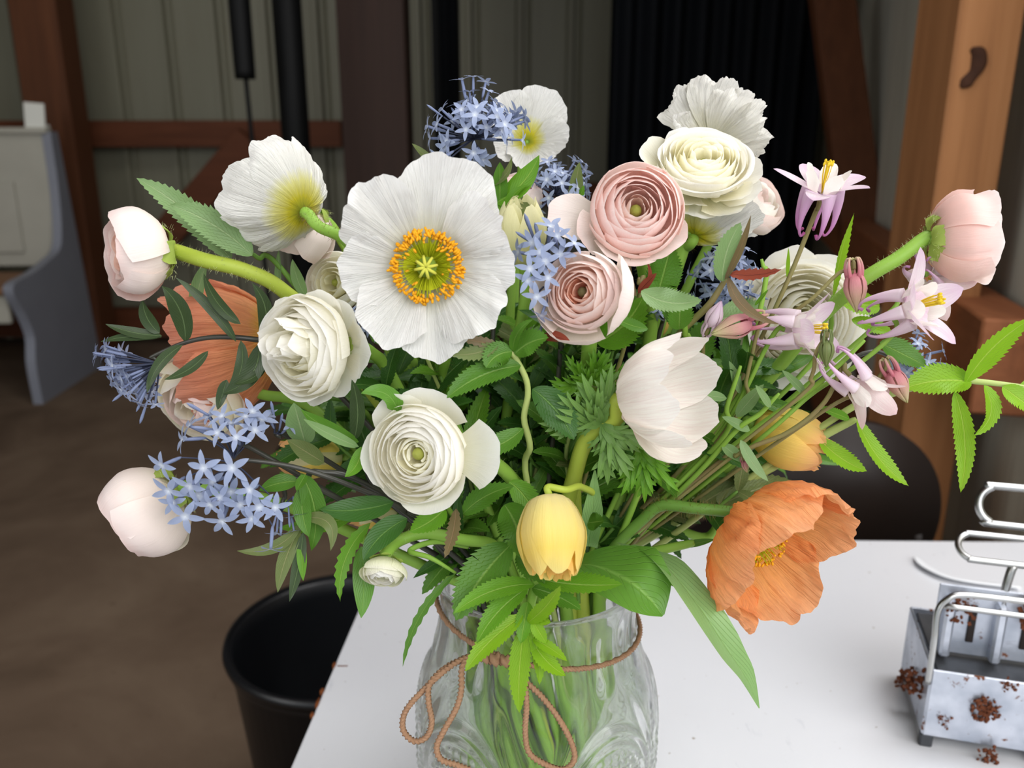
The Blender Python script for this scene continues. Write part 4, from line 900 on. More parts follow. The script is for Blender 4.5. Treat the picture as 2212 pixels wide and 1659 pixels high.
def colbud(label, px, py, Y, n, S, way, mat='col_bud', stem='stem_red', lab=None):
    f = Fl('columbine_bud', label, 'flower bud', px, py, Y, n, 0, back=S*.1, stem=stem, sr=.0011, way=way)
    for j in range(5):
        th = j/5*2*PI; f.add('sepal', shell([(S*.06, 0), (S*.24, S*.12), (S*.30, S*.45), (S*.15, S*.82), (S*.02, S*1.05)], th, .62, 7, 9, .12, 2, S*.01, 3, 0, 0, -S*.03, j), mat)
        t2 = th+PI/5; g = tube([(S*.18*math.cos(t2), S*.18*math.sin(t2), S*.15), (S*.22*math.cos(t2), S*.22*math.sin(t2), -S*.15), (S*.16*math.cos(t2), S*.16*math.sin(t2), -S*.38), (S*.07*math.cos(t2), S*.07*math.sin(t2), -S*.36)], [S*.06, S*.045, S*.03, S*.035], 7, 12); f.add('spur', g, mat)
colbud('dusky pink nodding columbine bud between the two upper right columbines', 1845, 590, .45, (.1, -.2, -.95), 82, [(1838, 592, .452), (1815, 588, .455), (1760, 640, .455), (1690, 700, .46), (1560, 860, .47)])
colbud('dusky pink columbine bud lying sideways above the white anemone', 1622, 695, .435, (-.95, -.2, -.25), 90, [(1635, 720, .44), (1612, 820, .445), (1590, 900, .45)])
colbud('small lilac columbine bud upright beside the sideways bud', 1533, 705, .44, (.25, -.3, .9), 62, [(1520, 740, .45), (1490, 850, .46)], 'col_sepal')
colbud('green striped columbine bud hanging beside a kinked stem', 1786, 735, .42, (0, -.2, -.97), 56, [(1778, 735, .421), (1762, 765, .424), (1752, 815, .428), (1700, 880, .435)], 'leaf_olive')
colbud('pink and green columbine bud right of the cream columbine', 1925, 800, .43, (.45, -.2, -.85), 76, [(1910, 800, .432), (1860, 850, .437), (1760, 900, .44)])
colbud('tiny closed bud on a thin stalk left of the peach tulip', 1606, 996, .43, (.3, -.2, -.9), 26, [(1590, 985, .432), (1550, 1010, .44)])
# ---- blue star flowers
def star_meshes():
    pet = blade((0, .0, 0), (1, 0, .12), .36, (0, 0, .06), (0, 0, 1), 9, 'oval', .12)
    ps = mesh('petal', *pet, M['blue'])
    gt = tube([(0, 0, 0), (0, 0, -.3), (0, 0, -1.0), (0, 0, -1.35)], [.10, .11, .13, .06], 6, 6)
    ts = mesh('floret', *gt, M['blue_tube'])
    all_ = [pet]
    allp = []
    for j in range(5):
        c_, s_ = math.cos(j*1.2566), math.sin(j*1.2566); allp.append((pet[0] @ np.array([[c_, s_, 0], [-s_, c_, 0], [0, 0, 1]]), pet[1], pet[2]))
    g = merge(allp+[gt]); fs = mesh('floret', *g, M['blue']); fs.materials.append(M['blue_tube'])
    npet = sum(len(p[1]) for p in allp)
    for i, p in enumerate(fs.polygons): p.material_index = 0 if i < npet else 1
    gb = tube([(0, 0, -1.2), (0, 0, -.4), (0, 0, .25), (0, 0, .6)], [.07, .11, .13, .02], 6, 8); bs = mesh('bud', *gb, M['blue_tube'])
    return ps, ts, fs, bs
PS, TS, FS, BS = star_meshes()
def bluestar(label, stem_way, hub, florets, size, near=False, buds=0, spreadc=None, seed=0, leaves=(), stem='stem_dark', ped=True):
    """stem_way: list px,py,Y from tip to inside; hub: px,py,Y; florets: list (px,py,Y[,tilt]) or (n, rpx, dir)"""
    r_ = random.Random(seed); hb = W(*hub); u = U(*hub)
    n0 = (hb-W(*stem_way[0])).normalized() if stem_way else V(0, 0, 1)
    pts, bt = stem_path(hb, n0, stem_way); rt = empty('blue_star', bt, label, 'flower')
    part('stem', tube(pts, [.0009, .0012, .0016, .0018, .0018], 8, 60), M[stem], rt)
    if not isinstance(florets, list):
        n, rp, dr = florets; fl_ = []; dv = Vector(dr).normalized()
        for i in range(n):
            while True:
                d_ = V(r_.gauss(0, 1), r_.gauss(0, 1), r_.gauss(0, 1)).normalized()
                if d_.dot(dv) > (spreadc if spreadc is not None else -.1): break
            ln = rp*(.55+.5*r_.random()); fl_.append((hb+d_*ln*u, d_))
    else:
        fl_ = []
        for q in florets:
            p = W(*q[:3]); d_ = (p-hb).normalized(); d_ = (d_*.5+V(r_.uniform(-.35, .35), -.95, r_.uniform(-.1, .5))).normalized() if len(q) < 4 else Vector(q[3]).normalized(); fl_.append((p, d_))
    gs = []
    for i, (p, d_) in enumerate(fl_):
        s = size*u*(.85+.3*r_.random()); Mx = Matrix.Translation(p) @ frame(d_, r_.random()*6).to_4x4() @ Matrix.Scale(s, 4)
        if i < buds: inst('bud', BS, Mx, rt)
        elif near:
            o = inst('floret', TS, Mx, rt)
            for j in range(5):
                k = inst('petal', PS, None, rt, o); k.matrix_local = Matrix.Rotation(j*1.2566+r_.uniform(-.12, .12), 4, 'Z') @ Matrix.Rotation(r_.uniform(-.12, .25), 4, 'Y')
        else: inst('floret', FS, Mx, rt)
        e = p-d_*s*1.3
        gs.append(tube([tuple(e), tuple(e.lerp(hb, .55)-d_*s*.2), tuple(hb)], .0005, 4, 6, cap=False))
    part('pedicels', merge(gs), M['calyx_dark'], rt)
    for lf in leaves: addleaf(rt, *lf)
    return rt
def addleaf(rt, a, b, w, bend=0, mat='leaf_mid', up=(0, -.8, .6), teeth=0, kind='lance', ser=.22, zb=0, fold=.18, name='leaf', curl=0, wavy=.03):
    """a,b = (px,py,Y); w px; bend px perpendicular"""
    A_, B_ = W(*a), W(*b); u = U(*a); dx_, dy_ = b[0]-a[0], b[1]-a[1]; L_ = math.hypot(dx_, dy_)+1e-6
    nb = V(-dy_/L_*-1, 0, -dx_/L_*-1)       # perpendicular (px up = z up)
    bv_ = V(dy_/L_, 0, dx_/L_)*bend*u+V(0, zb, 0)
    return part(name, blade(A_, B_, w*u, bv_, up, 13, kind, fold, teeth, ser, wavy, a[0], curl), M[mat], rt)

N_ = 'leaf_night'
bluestar('nearest blue star cluster with large open florets at lower left', [(545, 995, .405), (640, 1010, .41), (760, 1050, .42), (880, 1110, .435)], (505, 1000, .405),
  [(502, 1010, .385), (440, 1010, .383), (410, 1050, .386), (540, 1058, .383), (455, 1090, .385), (400, 1115, .386), (545, 1120, .386), (480, 1125, .388), (560, 1095, .388), (595, 1095, .39), (365, 1060, .39), (375, 1085, .392), (350, 1005, .392), (500, 1060, .395), (430, 1070, .393), (585, 1185, .392, (0, -.5, -.8)), (475, 1075, .39), (520, 1090, .39), (460, 1040, .395)], 38, True, 0, None, 3,
  [((650, 1022, .415), (672, 1190, .41), 52, 20, 'leaf_mid'), ((660, 1025, .41), (640, 1060, .40), 22, 0, 'leaf_mid')])
bluestar('middle blue star cluster of tubes and florets above the nearest one at left', [(520, 960, .42), (600, 1000, .43)], (505, 990, .415),
  [(420, 880, .41, (-.5, -.5, .6)), (435, 925, .405, (-.7, -.5, .3)), (480, 900, .41, (-.2, -.4, .8)), (500, 915, .41, (0, -.3, .9)), (530, 900, .41, (.1, -.4, .9)), (545, 890, .415, (.3, -.5, .8)), (395, 950, .405, (-.8, -.5, .1)), (470, 935, .40, (-.3, -.8, .5)), (510, 945, .40, (.1, -.7, .6)), (450, 900, .415, (-.4, -.4, .8)), (565, 905, .42, (.4, -.5, .7)), (410, 920, .41, (-.7, -.3, .5)), (550, 930, .41, (.5, -.5, .5))], 32, True, 2, None, 5)
bluestar('drooping dark blue star cluster at the far left edge of the bouquet', [(330, 770, .46), (400, 740, .46), (470, 728, .46), (560, 735, .465), (640, 760, .475)], (345, 785, .46), (46, 120, (-.85, -.2, -.5)), 27, False, 8, .62, 7,
  [((400, 738, .46), (350, 618, .45), 44, -16, N_), ((345, 720, .46), (308, 645, .455), 30, 10, N_), ((350, 725, .46), (228, 700, .455), 24, 6, N_), ((350, 728, .46), (218, 738, .455), 22, -6, N_), ((395, 745, .455), (318, 848, .445), 28, -14, N_), ((450, 758, .455), (355, 820, .445), 26, 10, N_), ((520, 735, .455), (478, 860, .445), 28, 20, N_), ((560, 742, .45), (480, 850, .445), 46, 26, N_), ((510, 738, .45), (380, 600, .445), 24, -10, N_), ((520, 700, .45), (440, 590, .44), 26, 14, N_), ((560, 740, .45), (545, 612, .44), 34, -22, N_), ((490, 820, .45), (470, 885, .445), 26, 0, N_), ((575, 790, .45), (505, 830, .44), 22, 8, N_)])
bluestar('tallest blue star cluster at the top centre on a black stem', [(1050, 380, .51), (1075, 520, .52)], (1022, 300, .505), (56, 120, (-.05, -.55, .8)), 27, False, 6, -.15, 9,
  [((1068, 440, .50), (1165, 335, .49), 50, -14, 'leaf_spring'), ((1080, 440, .50), (1080, 350, .495), 34, 0, 'leaf_mid'), ((1110, 400, .5), (1180, 470, .49), 30, -20, 'leaf_olive'), ((1100, 470, .5), (1140, 400, .49), 24, 16, 'leaf_spring'), ((1055, 400, .5), (1105, 340, .49), 18, -14, 'leaf_olive'), ((940, 355, .505), (890, 310, .5), 18, 0, 'leaf_olive'), ((1085, 430, .5), (1065, 490, .495), 22, 0, 'leaf_spring')])
bluestar('shaded blue star cluster between the top white poppy and the pink ranunculus', [(1210, 440, .54), (1215, 560, .54)], (1200, 420, .53), (44, 92, (.1, -.5, .85)), 22, False, 6, -.2, 11,
  [((1245, 460, .52), (1252, 350, .515), 32, 4, 'leaf_olive'), ((1238, 465, .52), (1262, 400, .515), 22, 0, 'leaf_spring')])
bluestar('blue star cluster just left of the slit-centred blush ranunculus', [(1200, 620, .455), (1210, 760, .47)], (1205, 590, .45),
  [(1140, 480, .43, (-.3, -.4, .8)), (1160, 500, .43, (-.2, -.4, .8)), (1200, 520, .42), (1128, 510, .43, (-.7, -.4, .5)), (1120, 545, .425, (-.8, -.5, .2)), (1168, 545, .415), (1205, 510, .42), (1240, 525, .42, (.4, -.5, .7)), (1178, 565, .41), (1145, 580, .41), (1160, 640, .41), (1185, 600, .41), (1140, 605, .412), (1170, 680, .415, (-.3, -.5, -.7)), (1190, 490, .43, (.1, -.4, .9)), (1165, 720, .42, (-.3, -.4, -.8)), (1150, 525, .42), (1210, 550, .42)], 33, True, 4, None, 13)
bluestar('blue star cluster beneath the yellow-based ivory poppy', [(1560, 600, .51), (1530, 760, .51)], (1565, 612, .505), (46, 82, (0, -.6, .65)), 25, False, 5, -.3, 15)
bluestar('small blue star cluster low at right under the far right columbine', [(1930, 770, .51), (1800, 800, .51)], (1960, 775, .505), (30, 72, (.5, -.6, -.1)), 22, False, 3, -.1, 17)
bluestar('dark scrap of blue star flowers under the left rim of the large poppy', [(800, 740, .49)], (775, 712, .49), (16, 48, (0, -.5, .5)), 20, False, 4, -.2, 19)
bluestar('small blue star buds hanging left above the black bucket', [(615, 1075, .42), (655, 1040, .42)], (605, 1110, .415), [(592, 1130, .41, (-.2, -.4, -.8)), (607, 1140, .41, (0, -.4, -.9)), (625, 1125, .41, (.1, -.4, -.9)), (640, 1110, .41, (.2, -.4, -.8)), (598, 1150, .41, (0, -.6, -.8)), (635, 1145, .41, (.2, -.4, -.8))], 26, False, 3, None, 21)
bluestar('blue buds on a dark stalk left of the fluffy white ranunculus base', [(600, 940, .43), (650, 960, .44)], (592, 935, .43), [(588, 880, .425, (0, -.3, .9)), (608, 905, .425, (.3, -.3, .9)), (580, 900, .425, (-.2, -.3, .9)), (625, 920, .425, (.6, -.3, .6))], 24, False, 2, None, 23)
bluestar('two blue florets peeping out below the pink ranunculus', [(1430, 700, .49)], (1432, 690, .485), [(1425, 665, .48), (1440, 672, .48), (1418, 680, .48, (-.5, -.4, -.6))], 24, False, 0, None, 25)

# ------------------------------------------------------------------ leafy sprigs placed one by one
def sprig(label, way, leaves, stem='stem_green', sr=.0016, tonk=True, name='leafy_sprig', group=None):
    s = W(*way[0]); s1 = W(*way[1]) if len(way) > 1 else s; n0 = (s-s1).normalized() if len(way) > 1 else V(0, 0, 1)
    if tonk:
        pts, bt = stem_path(s, n0, way[1:])
    else: pts = [W(*w) for w in way]; bt = pts[-1]
    rt = empty(name, bt, label, 'foliage', group)
    part('stem', tube(pts, [sr*.55, sr, sr*1.1, sr*1.2, sr*1.2], 8, 50), M[stem], rt)
    for lf in leaves: addleaf(rt, *lf)
    return rt
def S(mat, up=(0, -.8, .6), teeth=10, zb=0): return (mat, up, int(teeth*1.45), 'lance', .13, zb, .3)
g1 = 'leaf_grey'
sprig('grey green serrated leaf pair pointing up at the upper left', [(545, 548, .475), (640, 620, .49)],
  [((500, 562, .472), (295, 385, .468), 60, -16, *S(g1, (.3, -.9, .3), 13)), ((545, 552, .462), (368, 442, .452), 70, -12, *S(g1, (.2, -.9, .3), 13)), ((548, 545, .47), (470, 520, .46), 36, 0, *S(g1)), ((660, 640, .49), (632, 560, .485), 26, 4, *S(g1, teeth=0)), ((600, 640, .49), (602, 540, .485), 16, 0, *S(g1, teeth=0)), ((420, 690, .5), (450, 560, .495), 34, 6, *S(g1, teeth=0))], 'stem_dull')
sprig('long lime green sprig arching out of the frame at the far right', [(2230, 838, .44), (2120, 825, .445), (2050, 822, .45), (1930, 850, .46), (1800, 905, .465)],
  [((2085, 828, .445), (2225, 690, .43), 56, 14, *S('leaf_lime', (.2, -.9, .4), 11)), ((2100, 825, .445), (1950, 840, .44), 78, -10, *S('leaf_lime', (0, -.7, .7), 12)), ((2062, 845, .445), (2075, 1064, .43), 42, 16, *S('leaf_lime', (-.5, -.85, .1), 13)), ((2125, 832, .44), (2106, 940, .432), 44, 26, *S('leaf_lime', (.3, -.9, .1), 9)), ((2165, 835, .44), (2240, 890, .43), 52, 0, *S('leaf_lime', (0, -.8, .5), 9)), ((2200, 838, .44), (2290, 850, .44), 60, 0, *S('leaf_lime', (0, -.8, .5), 9))], 'stem_pale', .0018)
sprig('lime green sprig with narrow leaves over the dark chair at right', [(1850, 905, .46), (1780, 940, .465), (1700, 990, .47)],
  [((1852, 905, .455), (1963, 1050, .44), 46, -14, *S('leaf_lime', (.4, -.85, .4), 12)), ((1770, 948, .46), (1873, 1018, .445), 46, -8, *S('leaf_lime', (.2, -.8, .5), 10)), ((1835, 905, .46), (1770, 880, .45), 24, 0, *S('leaf_spring'))], 'stem_pale', .0026)
sprig('upright narrow lime leaf rising right of the highest columbine', [(1800, 640, .50), (1740, 800, .50)],
  [((1800, 640, .50), (1845, 460, .49), 30, 6, *S('leaf_lime', (.5, -.8, 0), 11)), ((1900, 660, .49), (1810, 655, .48), 60, 0, *S('leaf_lime')), ((1840, 690, .49), (1930, 720, .48), 38, 0, *S('leaf_lime')), ((1700, 600, .50), (1703, 535, .49), 10, 0, *S('leaf_lime', teeth=0)), ((1900, 740, .48), (2000, 790, .475), 60, 0, *S('leaf_mid'))], 'stem_green')
sprig('grey leaf with a red tinted sprig right of the slit-centred ranunculus', [(1570, 600, .445), (1530, 660, .447), (1465, 725, .455), (1420, 800, .465)],
  [((1560, 608, .44), (1600, 480, .43), 58, 10, *S(g1, (.1, -.95, .2), 11)), ((1565, 605, .438), (1622, 465, .425), 16, -6, 'leaf_rust'), ((1572, 590, .438), (1688, 582, .42), 30, -8, 'leaf_red', (0, -.8, .6), 8), ((1572, 595, .438), (1682, 700, .42), 26, -24, 'leaf_rust')], 'stem_red', .002)
sprig('sage green serrated leaves below the pink ranunculus', [(1465, 640, .44), (1480, 720, .45), (1465, 780, .46)],
  [((1385, 628, .425), (1515, 648, .415), 62, -16, *S(g1, (0, -.75, .65), 13)), ((1420, 640, .45), (1450, 530, .445), 76, 0, *S('leaf_mid', (0, -.9, .4), 12)), ((1467, 710, .45), (1420, 640, .44), 40, 0, *S('leaf_mid')), ((1467, 712, .445), (1470, 640, .435), 56, 0, *S('leaf_mid', (0, -.95, .2), 9)), ((1400, 710, .43), (1320, 680, .42), 30, 6, *S('leaf_mid')), ((1290, 740, .45), (1390, 640, .44), 90, -14, *S('leaf_spring', (0, -.8, .5), 12)), ((1550, 690, .47), (1660, 670, .465), 74, 0, *S(g1, (0, -.7, .7), 12)), ((1490, 790, .47), (1530, 690, .465), 70, 0, *S('leaf_mid'))], 'stem_green')
sprig('red tinged curled leaves right beside the slit-centred ranunculus', [(1380, 600, .44), (1375, 660, .45)], [((1375, 640, .44), (1362, 560, .435), 18, 10, 'leaf_rust'), ((1376, 635, .44), (1395, 560, .435), 10, -18, 'leaf_red'), ((1378, 632, .44), (1418, 590, .435), 20, 0, 'leaf_red'), ((1170, 728, .42), (1232, 740, .41), 26, 6, 'leaf_red')], 'stem_red', .0012)
g2 = 'leaf_mid'
sprig('kinked pale stem with serrated leaves right of centre above the low white ranunculus', [(1075, 745, .415), (1105, 760, .415), (1135, 815, .415), (1140, 855, .417), (1132, 905, .42), (1145, 965, .425), (1135, 1020, .44)],
  [((1078, 742, .412), (970, 765, .405), 38, 10, 'leaf_olive', (0, -.8, .6), 11), ((1075, 745, .414), (990, 730, .41), 26, 0, 'leaf_rust', (0, -.8, .6), 7), ((1106, 760, .412), (1050, 795, .405), 60, -10, *S(g2, (0, -.8, .6), 10)), ((1108, 760, .413), (1150, 690, .40), 24, 12, *S(g2)), ((1125, 790, .413), (965, 860, .40), 62, -14, *S('leaf_mid', (0, -.7, .7), 12)), ((1130, 925, .418), (1012, 975, .405), 50, 14, *S('leaf_mid', (0, -.75, .7), 11)), ((1112, 765, .413), (1185, 730, .405), 60, 8, *S(g2, (0, -.8, .6), 10)), ((1150, 840, .42), (1240, 950, .41), 76, 10, *S('leaf_deep', (0, -.8, .6), 12))], 'stem_pale', .0016)
lm = 'leaf_spring'
sprig('bright green sprig drooping over the front of the vase', [(1140, 1400, .392), (1135, 1370, .392), (1145, 1310, .398), (1160, 1245, .405), (1165, 1210, .425)],
  [((1160, 1250, .398), (1345, 1262, .37), 58, -8, *S(lm, (0, -.5, .85), 13)), ((1155, 1262, .398), (980, 1325, .375), 46, -18, *S(lm, (0, -.6, .8), 13)), ((1140, 1270, .398), (1030, 1390, .375), 50, -12, *S(lm, (-.2, -.7, .7), 12)), ((1150, 1270, .398), (1255, 1318, .38), 50, 6, *S('leaf_mid', (0, -.6, .8), 10)),
   ((1130, 1330, .39), (1005, 1450, .37), 48, -10, *S('leaf_lime', (-.2, -.8, .6), 12)), ((1135, 1345, .39), (1122, 1540, .375), 48, -6, *S('leaf_lime', (-.1, -.95, .2), 13)), ((1140, 1345, .388), (1210, 1265, .37), 38, -6, *S('leaf_lime', (.2, -.8, .6), 9)), ((1142, 1350, .39), (1165, 1480, .378), 30, 8, *S('leaf_lime', (.3, -.9, .3), 9)), ((1150, 1385, .388), (1222, 1460, .372), 40, -8, *S('leaf_lime', (.2, -.85, .5), 9)), ((1150, 1380, .386), (1225, 1428, .37), 26, 4, *S('leaf_lime', (.2, -.85, .5), 8)), ((1140, 1300, .396), (1125, 1390, .38), 40, 0, *S(lm, (0, -.95, .3), 9)), ((1150, 1340, .388), (1180, 1390, .38), 30, 0, *S('leaf_lime', (0, -.95, .3), 7)), ((1150, 1330, .39), (1190, 1345, .38), 26, 0, *S('leaf_lime', (0, -.95, .3), 7))], 'stem_green', .0026)
sprig('serrated leaves spilling over the left of the vase rim', [(1090, 1110, .42), (1100, 1170, .43)],
  [((1105, 1175, .41), (985, 1340, .385), 92, -10, *S('leaf_mid', (-.1, -.75, .7), 13)), ((1090, 1090, .42), (1125, 1205, .39), 78, 10, *S('leaf_mid', (0, -.85, .5), 12)), ((1130, 1180, .41), (1175, 1260, .39), 70, 0, *S(g2, (0, -.8, .6), 10)), ((960, 1100, .42), (885, 1148, .40), 56, 6, *S(lm, (0, -.7, .7), 10)), ((985, 1098, .42), (960, 1205, .40), 30, 6, 'leaf_rust', (-.2, -.9, .3), 10), ((1000, 1110, .42), (1110, 1050, .41), 50, 10, *S(g2)), ((1270, 1130, .42), (1305, 1125, .41), 40, 0, *S('leaf_mid')), ((1100, 1040, .43), (1160, 1130, .42), 56, 10, *S('leaf_spring', (0, -.8, .5), 10))], 'stem_green')
sprig('long thin narrow leaf hanging left of the vase rim', [(985, 1238, .415), (930, 1205, .415), (885, 1190, .42), (940, 1170, .43), (1010, 1180, .44)], [((985, 1238, .412), (870, 1440, .39), 20, -22, 'leaf_mid', (0, -.8, .6), 9)], 'stem_green', .0014, tonk=False, name='narrow_leaf')
sprig('dark spotted leaves under the low white ranunculus', [(880, 1105, .43), (960, 1150, .45)],
  [((850, 1085, .42), (690, 1100, .41), 58, 10, 'leaf_deep', (0, -.75, .7)), ((880, 1120, .415), (785, 1210, .40), 54, -12, 'leaf_deep', (0, -.8, .6)), ((800, 1130, .42), (735, 1300, .40), 36, -22, 'leaf_spring', (-.3, -.9, .3), 10), ((780, 1180, .42), (780, 1335, .405), 48, 6, 'leaf_tulip', (.2, -.95, .2)), ((770, 1110, .43), (600, 1140, .42), 40, 10, 'leaf_spring', (0, -.7, .7))], 'stem_dark')
sprig('twisted olive leaves dangling above the black bucket', [(650, 1090, .415), (665, 1030, .418), (690, 1020, .42), (800, 1050, .43)],
  [((650, 1130, .412), (512, 1190, .40), 28, 26, N_.replace('night', 'olive')), ((650, 1120, .412), (714, 1190, .40), 30, 40, 'leaf_olive'), ((650, 1140, .412), (600, 1280, .40), 34, -8, 'leaf_olive'), ((655, 1150, .41), (625, 1300, .398), 28, 4, 'leaf_night'), ((650, 1160, .41), (655, 1255, .40), 22, 0, 'leaf_spring'), ((655, 1050, .415), (668, 1160, .405), 40, -8, 'leaf_mid'), ((645, 1040, .415), (560, 1060, .41), 38, -6, 'leaf_mid')], 'stem_dark')
sprig('long pointed folded leaves left of the low white ranunculus', [(790, 960, .425), (800, 1040, .43), (860, 1100, .44)],
  [((775, 955, .42), (650, 885, .40), 34, 8, 'leaf_mid'), ((775, 965, .415), (655, 905, .395), 26, 4, g1), ((765, 950, .42), (760, 820, .41), 34, -10, N_), ((660, 960, .43), (635, 870, .42), 60, 0, g1), ((780, 965, .415), (745, 1030, .405), 34, 10, lm), ((700, 1000, .43), (620, 950, .42), 40, 0, 'leaf_olive')], 'stem_dark')
sprig('curled strap leaf above the low white ranunculus', [(862, 890, .425), (880, 960, .44)], [((862, 895, .415), (780, 850, .40), 40, -26, 'leaf_tulip', (0, -.8, .6), 0, 'strap')], 'stem_green', tonk=True)
def strapleaf(label, pts, w, mat, up=(0, -.6, .8)):
    """broad strap leaf through several px points"""
    C = cat([W(*p) for p in pts], 28); u = U(*pts[0]); t = np.linspace(0, 1, 28); T = np.gradient(C, axis=0); T /= np.linalg.norm(T, axis=1)[:, None]
    S_ = np.cross(T, np.array(up)); S_ /= np.linalg.norm(S_, axis=1)[:, None]; N = np.cross(S_, T)
    pw = np.interp(t, np.linspace(0, 1, len(w)), w)*u/2; us = np.linspace(-1, 1, 9); X = C[:, None, :]+S_[:, None, :]*(us[None, :]*pw[:, None])[..., None]+N[:, None, :]*((.28*np.abs(us)**1.5+.06*np.sin(t*11)[:, None]*us)*pw[:, None])[..., None]
    uv = np.stack([np.tile((us+1)/2, 28), np.repeat(t, 9)], 1)
    o = part('tulip_leaf', (X.reshape(-1, 3), grid_faces(9, 28), uv), M[mat]); loc = C[0]
    o.location = loc; me = o.data; me.transform(Matrix.Translation(-Vector(loc))); return tag(o, label, 'leaf')
strapleaf('broad flat tulip leaf fanned over the right of the vase rim', [(1200, 1235, .455), (1270, 1220, .43), (1350, 1250, .405), (1400, 1290, .395), (1432, 1330, .39)], [40, 120, 175, 130, 8], 'leaf_tulip', (.35, -.6, .72))
strapleaf('long tulip leaf hanging to the right of the vase', [(1350, 1180, .45), (1430, 1215, .42), (1510, 1310, .39), (1570, 1400, .38), (1610, 1460, .378), (1640, 1530, .378)], [50, 90, 74, 74, 52, 3], 'leaf_tulip_pale', (.5, -.55, .65))
strapleaf('upright narrow tulip leaf beside the yellow tulip bud', [(1270, 1180, .45), (1280, 1100, .43), (1285, 1016, .425)], [40, 42, 4], 'leaf_tulip_pale', (0, -1, .2))
strapleaf('broad upright tulip leaf behind the anemone', [(1480, 1020, .52), (1500, 900, .51), (1540, 790, .51)], [60, 90, 10], 'leaf_tulip', (0, -1, .2))
strapleaf('upright tulip leaf behind the yellow tulip stem', [(1250, 1150, .48), (1262, 1010, .475), (1225, 900, .475)], [60, 70, 6], 'leaf_tulip_pale', (0, -1, .2))
sprig('thin blade leaf lying behind the vase at the right rim', [(1500, 1172, .45), (1400, 1195, .455), (1330, 1220, .46)], [((1470, 1180, .452), (1545, 1165, .45), 16, 0, 'leaf_mid'), ((1380, 1190, .45), (1500, 1280, .44), 16, -14, 'leaf_spring')], 'stem_green', .003, name='cut_stem')

# frilly anemone collar leaves
def frill(rt, c, n, R_, dirs, mat='leaf_frill'):
    p = W(*c); u = U(*c); r_ = random.Random(int(c[0]))
    for (dx_, dz_) in dirs:
        e = Vector((dx_, -.25+.3*r_.random()-.15, dz_)).normalized()
        gs = [blade(p, p+e*R_*u*.55, R_*u*.16, (0, -.003, 0), (0, -1, .2), 9, 'strap', .2)]
        for k in range(7):
            an = (k-3)*.27+r_.uniform(-.08, .08); d_ = Matrix.Rotation(an, 3, 'Y') @ e; l = R_*u*(.72-.10*abs(k-3))*r_.uniform(.85, 1.15); s = p+e*R_*u*(.42-.09*abs(k-3)); q_ = s+d_*l+V(0, r_.uniform(-.006, .004), 0)
            gs.append(blade(s, q_, l*.17, (0, -.003, 0), (0, -1, .2), 9, 'lance', .25))
            for sg in (-1, 1):
                m2 = s.lerp(q_, .5); d2 = Matrix.Rotation(an+sg*.55, 3, 'Y') @ e; gs.append(blade(m2, m2+d2*l*.38, l*.11, (0, -.001, 0), (0, -1, .2), 9, 'lance', .2))
        part('leaf', merge(gs), M[mat], rt)
fr = sprig('frilly collar leaves round the anemone stem behind its petals', [(1300, 918, .428), (1268, 950, .437), (1240, 1050, .45)], [], 'stem_yellow', .004, name='anemone_leaves')
frill(fr, (1300, 915, .425), 0, 120, [(-.8, .6), (-.35, .95), (-1, .15), (.5, -.85), (.9, -.35), (.15, -1), (.1, .95)])
fr2 = sprig('small frilly leaves above the anemone collar', [(1280, 800, .45), (1275, 880, .455)], [], 'stem_green', .003, name='anemone_leaves')
frill(fr2, (1272, 830, .445), 0, 90, [(-.6, .8), (.3, .95), (-1, 0), (.8, .5)], 'leaf_spring')
fr3 = sprig('frilly leaves hanging under the anemone petals', [(1400, 980, .43), (1380, 1060, .45)], [], 'stem_green', .002, name='anemone_leaves')
frill(fr3, (1385, 965, .425), 0, 100, [(.9, .1), (.6, -.7), (-.4, -.9), (.1, -1)], 'leaf_spring')
# thin columbine stalks with small leaves at right
for i, (lab, way, lv) in enumerate((
  ('cut columbine stalk ending in mid air beside the peach tulip', [(1683, 850, .425), (1640, 895, .43), (1590, 930, .435), (1500, 1030, .45)], [((1665, 880, .425), (1632, 832, .42), 20, 0, g1), ((1600, 950, .43), (1660, 1040, .42), 26, -6, g1)]),
  ('cut columbine stalk ending right of the green striped bud', [(1868, 735, .425), (1800, 800, .43), (1740, 850, .44), (1600, 950, .45)], [((1740, 850, .435), (1690, 800, .43), 22, 0, g1), ((1620, 930, .435), (1560, 900, .43), 24, 0, g1)]),
  ('slender columbine stalk rising in front of the large white ranunculus', [(1645, 560, .45), (1655, 600, .45), (1625, 750, .45), (1600, 850, .455)], [((1600, 850, .45), (1575, 780, .44), 24, 0, g1), ((1630, 660, .45), (1660, 625, .445), 8, 0, lm)]),
  ('arching columbine stalk with grey leaves right of the anemone', [(1600, 790, .44), (1570, 880, .445), (1550, 960, .45)], [((1590, 900, .44), (1650, 830, .43), 30, 0, g1), ((1560, 960, .44), (1610, 1000, .43), 28, 0, g1), ((1570, 860, .44), (1500, 850, .43), 24, 0, g1)]))):
    sprig(lab, way, lv, 'stem_green', .0014)
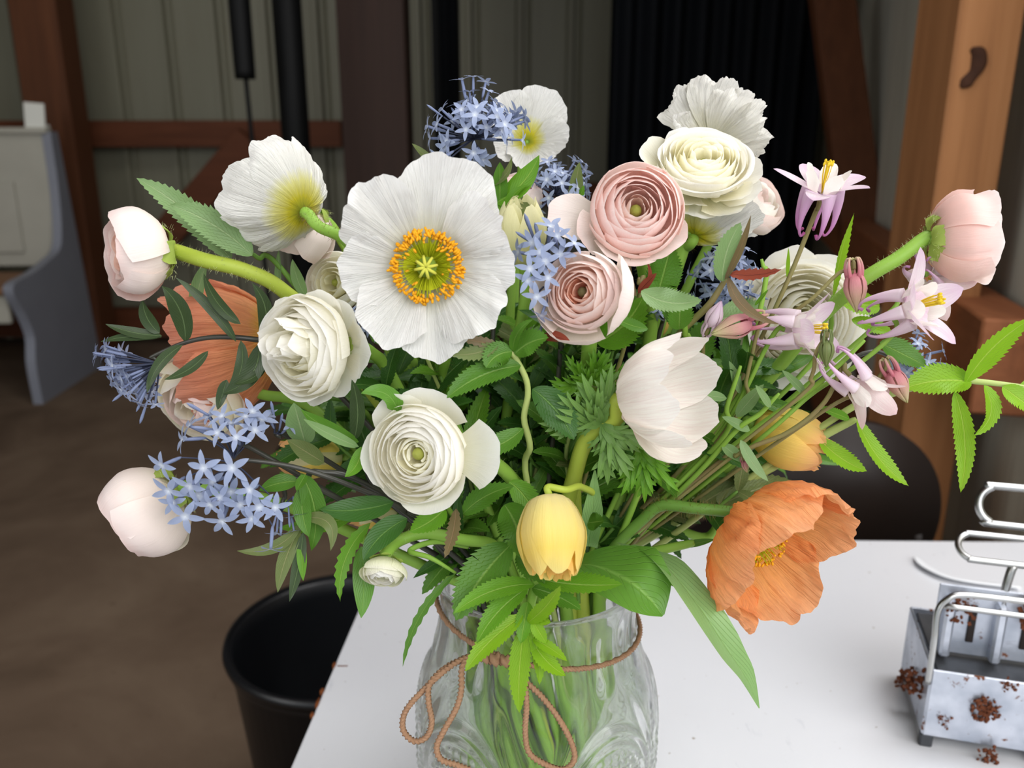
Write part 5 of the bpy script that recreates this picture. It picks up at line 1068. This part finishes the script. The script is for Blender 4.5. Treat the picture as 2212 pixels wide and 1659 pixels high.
# ------------------------------------------------------------------ filler foliage in the heart of the bouquet
LM = []
for i, (mt_, te) in enumerate((('leaf_mid', 14), ('leaf_deep', 14), ('leaf_deep', 0), ('leaf_spring', 13), ('leaf_mid', 0), ('leaf_olive', 12))):
    LM.append(mesh('leaf', *blade((0, 0, 0), (0, 1, -.05), .32 if te else .24, (0, 0, .07), (0, 0, 1), 9, 'lance', .3, te, .13, .04, i), M[mt_]))
rf_ = random.Random(21)
count = 0; tries = 0
while count < 125 and tries < 2000:
    tries += 1
    ax = rf_.uniform(-1, 1); ay = rf_.uniform(-1, 1)
    if ax*ax+ay*ay > 1: continue
    px = 1165+ax*560; py = 935+ay*280
    if py > 1130 and (px < 900 or px > 1420): continue
    Y = rf_.uniform(.455, .60)
    tip_ = W(px, py, Y)
    if tip_.z < TZ+.235: continue
    mid = W(px+rf_.uniform(-30, 30), min(py+60, 1150), Y+.01)
    d0 = (tip_-V(VX, VY, TZ+.18)).normalized(); pts, bt = stem_path(tip_, d0, ())
    ki = rf_.choice([0, 0, 1, 1, 2, 3, 4, 4, 1, 5, 2]); kd = ('mid green serrated', 'deep green serrated', 'deep green smooth-edged', 'bright green serrated', 'mid green smooth-edged', 'olive green serrated')[ki]
    rt = empty('leafy_sprig', bt, 'sprig with %s leaves in the shaded middle of the bouquet' % kd, 'foliage', '%s filler sprigs' % kd)
    part('stem', tube(pts if count % 4 == 0 else pts[:-2], .0012, 6, 20), M['stem_pale' if count % 4 == 0 else 'stem_dull'], rt)
    C = cat(pts[:4], 24); r_ = rf_; ml = LM[ki]
    nn_ = rf_.choice([3, 4, 5])
    for k in range(nn_):
        idx = int(k*20/nn_); p = Vector(C[idx]); T = (Vector(C[min(idx+1, 23)])-p).normalized()*-1
        for s_ in (0, 1):
            out = Matrix.Rotation(k*1.57+s_*PI+rf_.uniform(-.4, .4), 3, T) @ T.orthogonal().normalized(); d_ = (out*.9+T*rf_.uniform(.3, .9)+V(0, -.25, 0)).normalized()
            z_ = (V(0, -.6, .8)-d_*d_.dot(V(0, -.6, .8))).normalized(); x_ = d_.cross(z_)
            ln = rf_.uniform(.026, .050)
            if (p+d_*ln).y < .43: continue
            Mx = Matrix.Translation(p) @ Matrix((x_, d_, z_)).transposed().to_4x4() @ Matrix.Scale(ln, 4)
            inst('leaf', ml, Mx, rt)
    count += 1
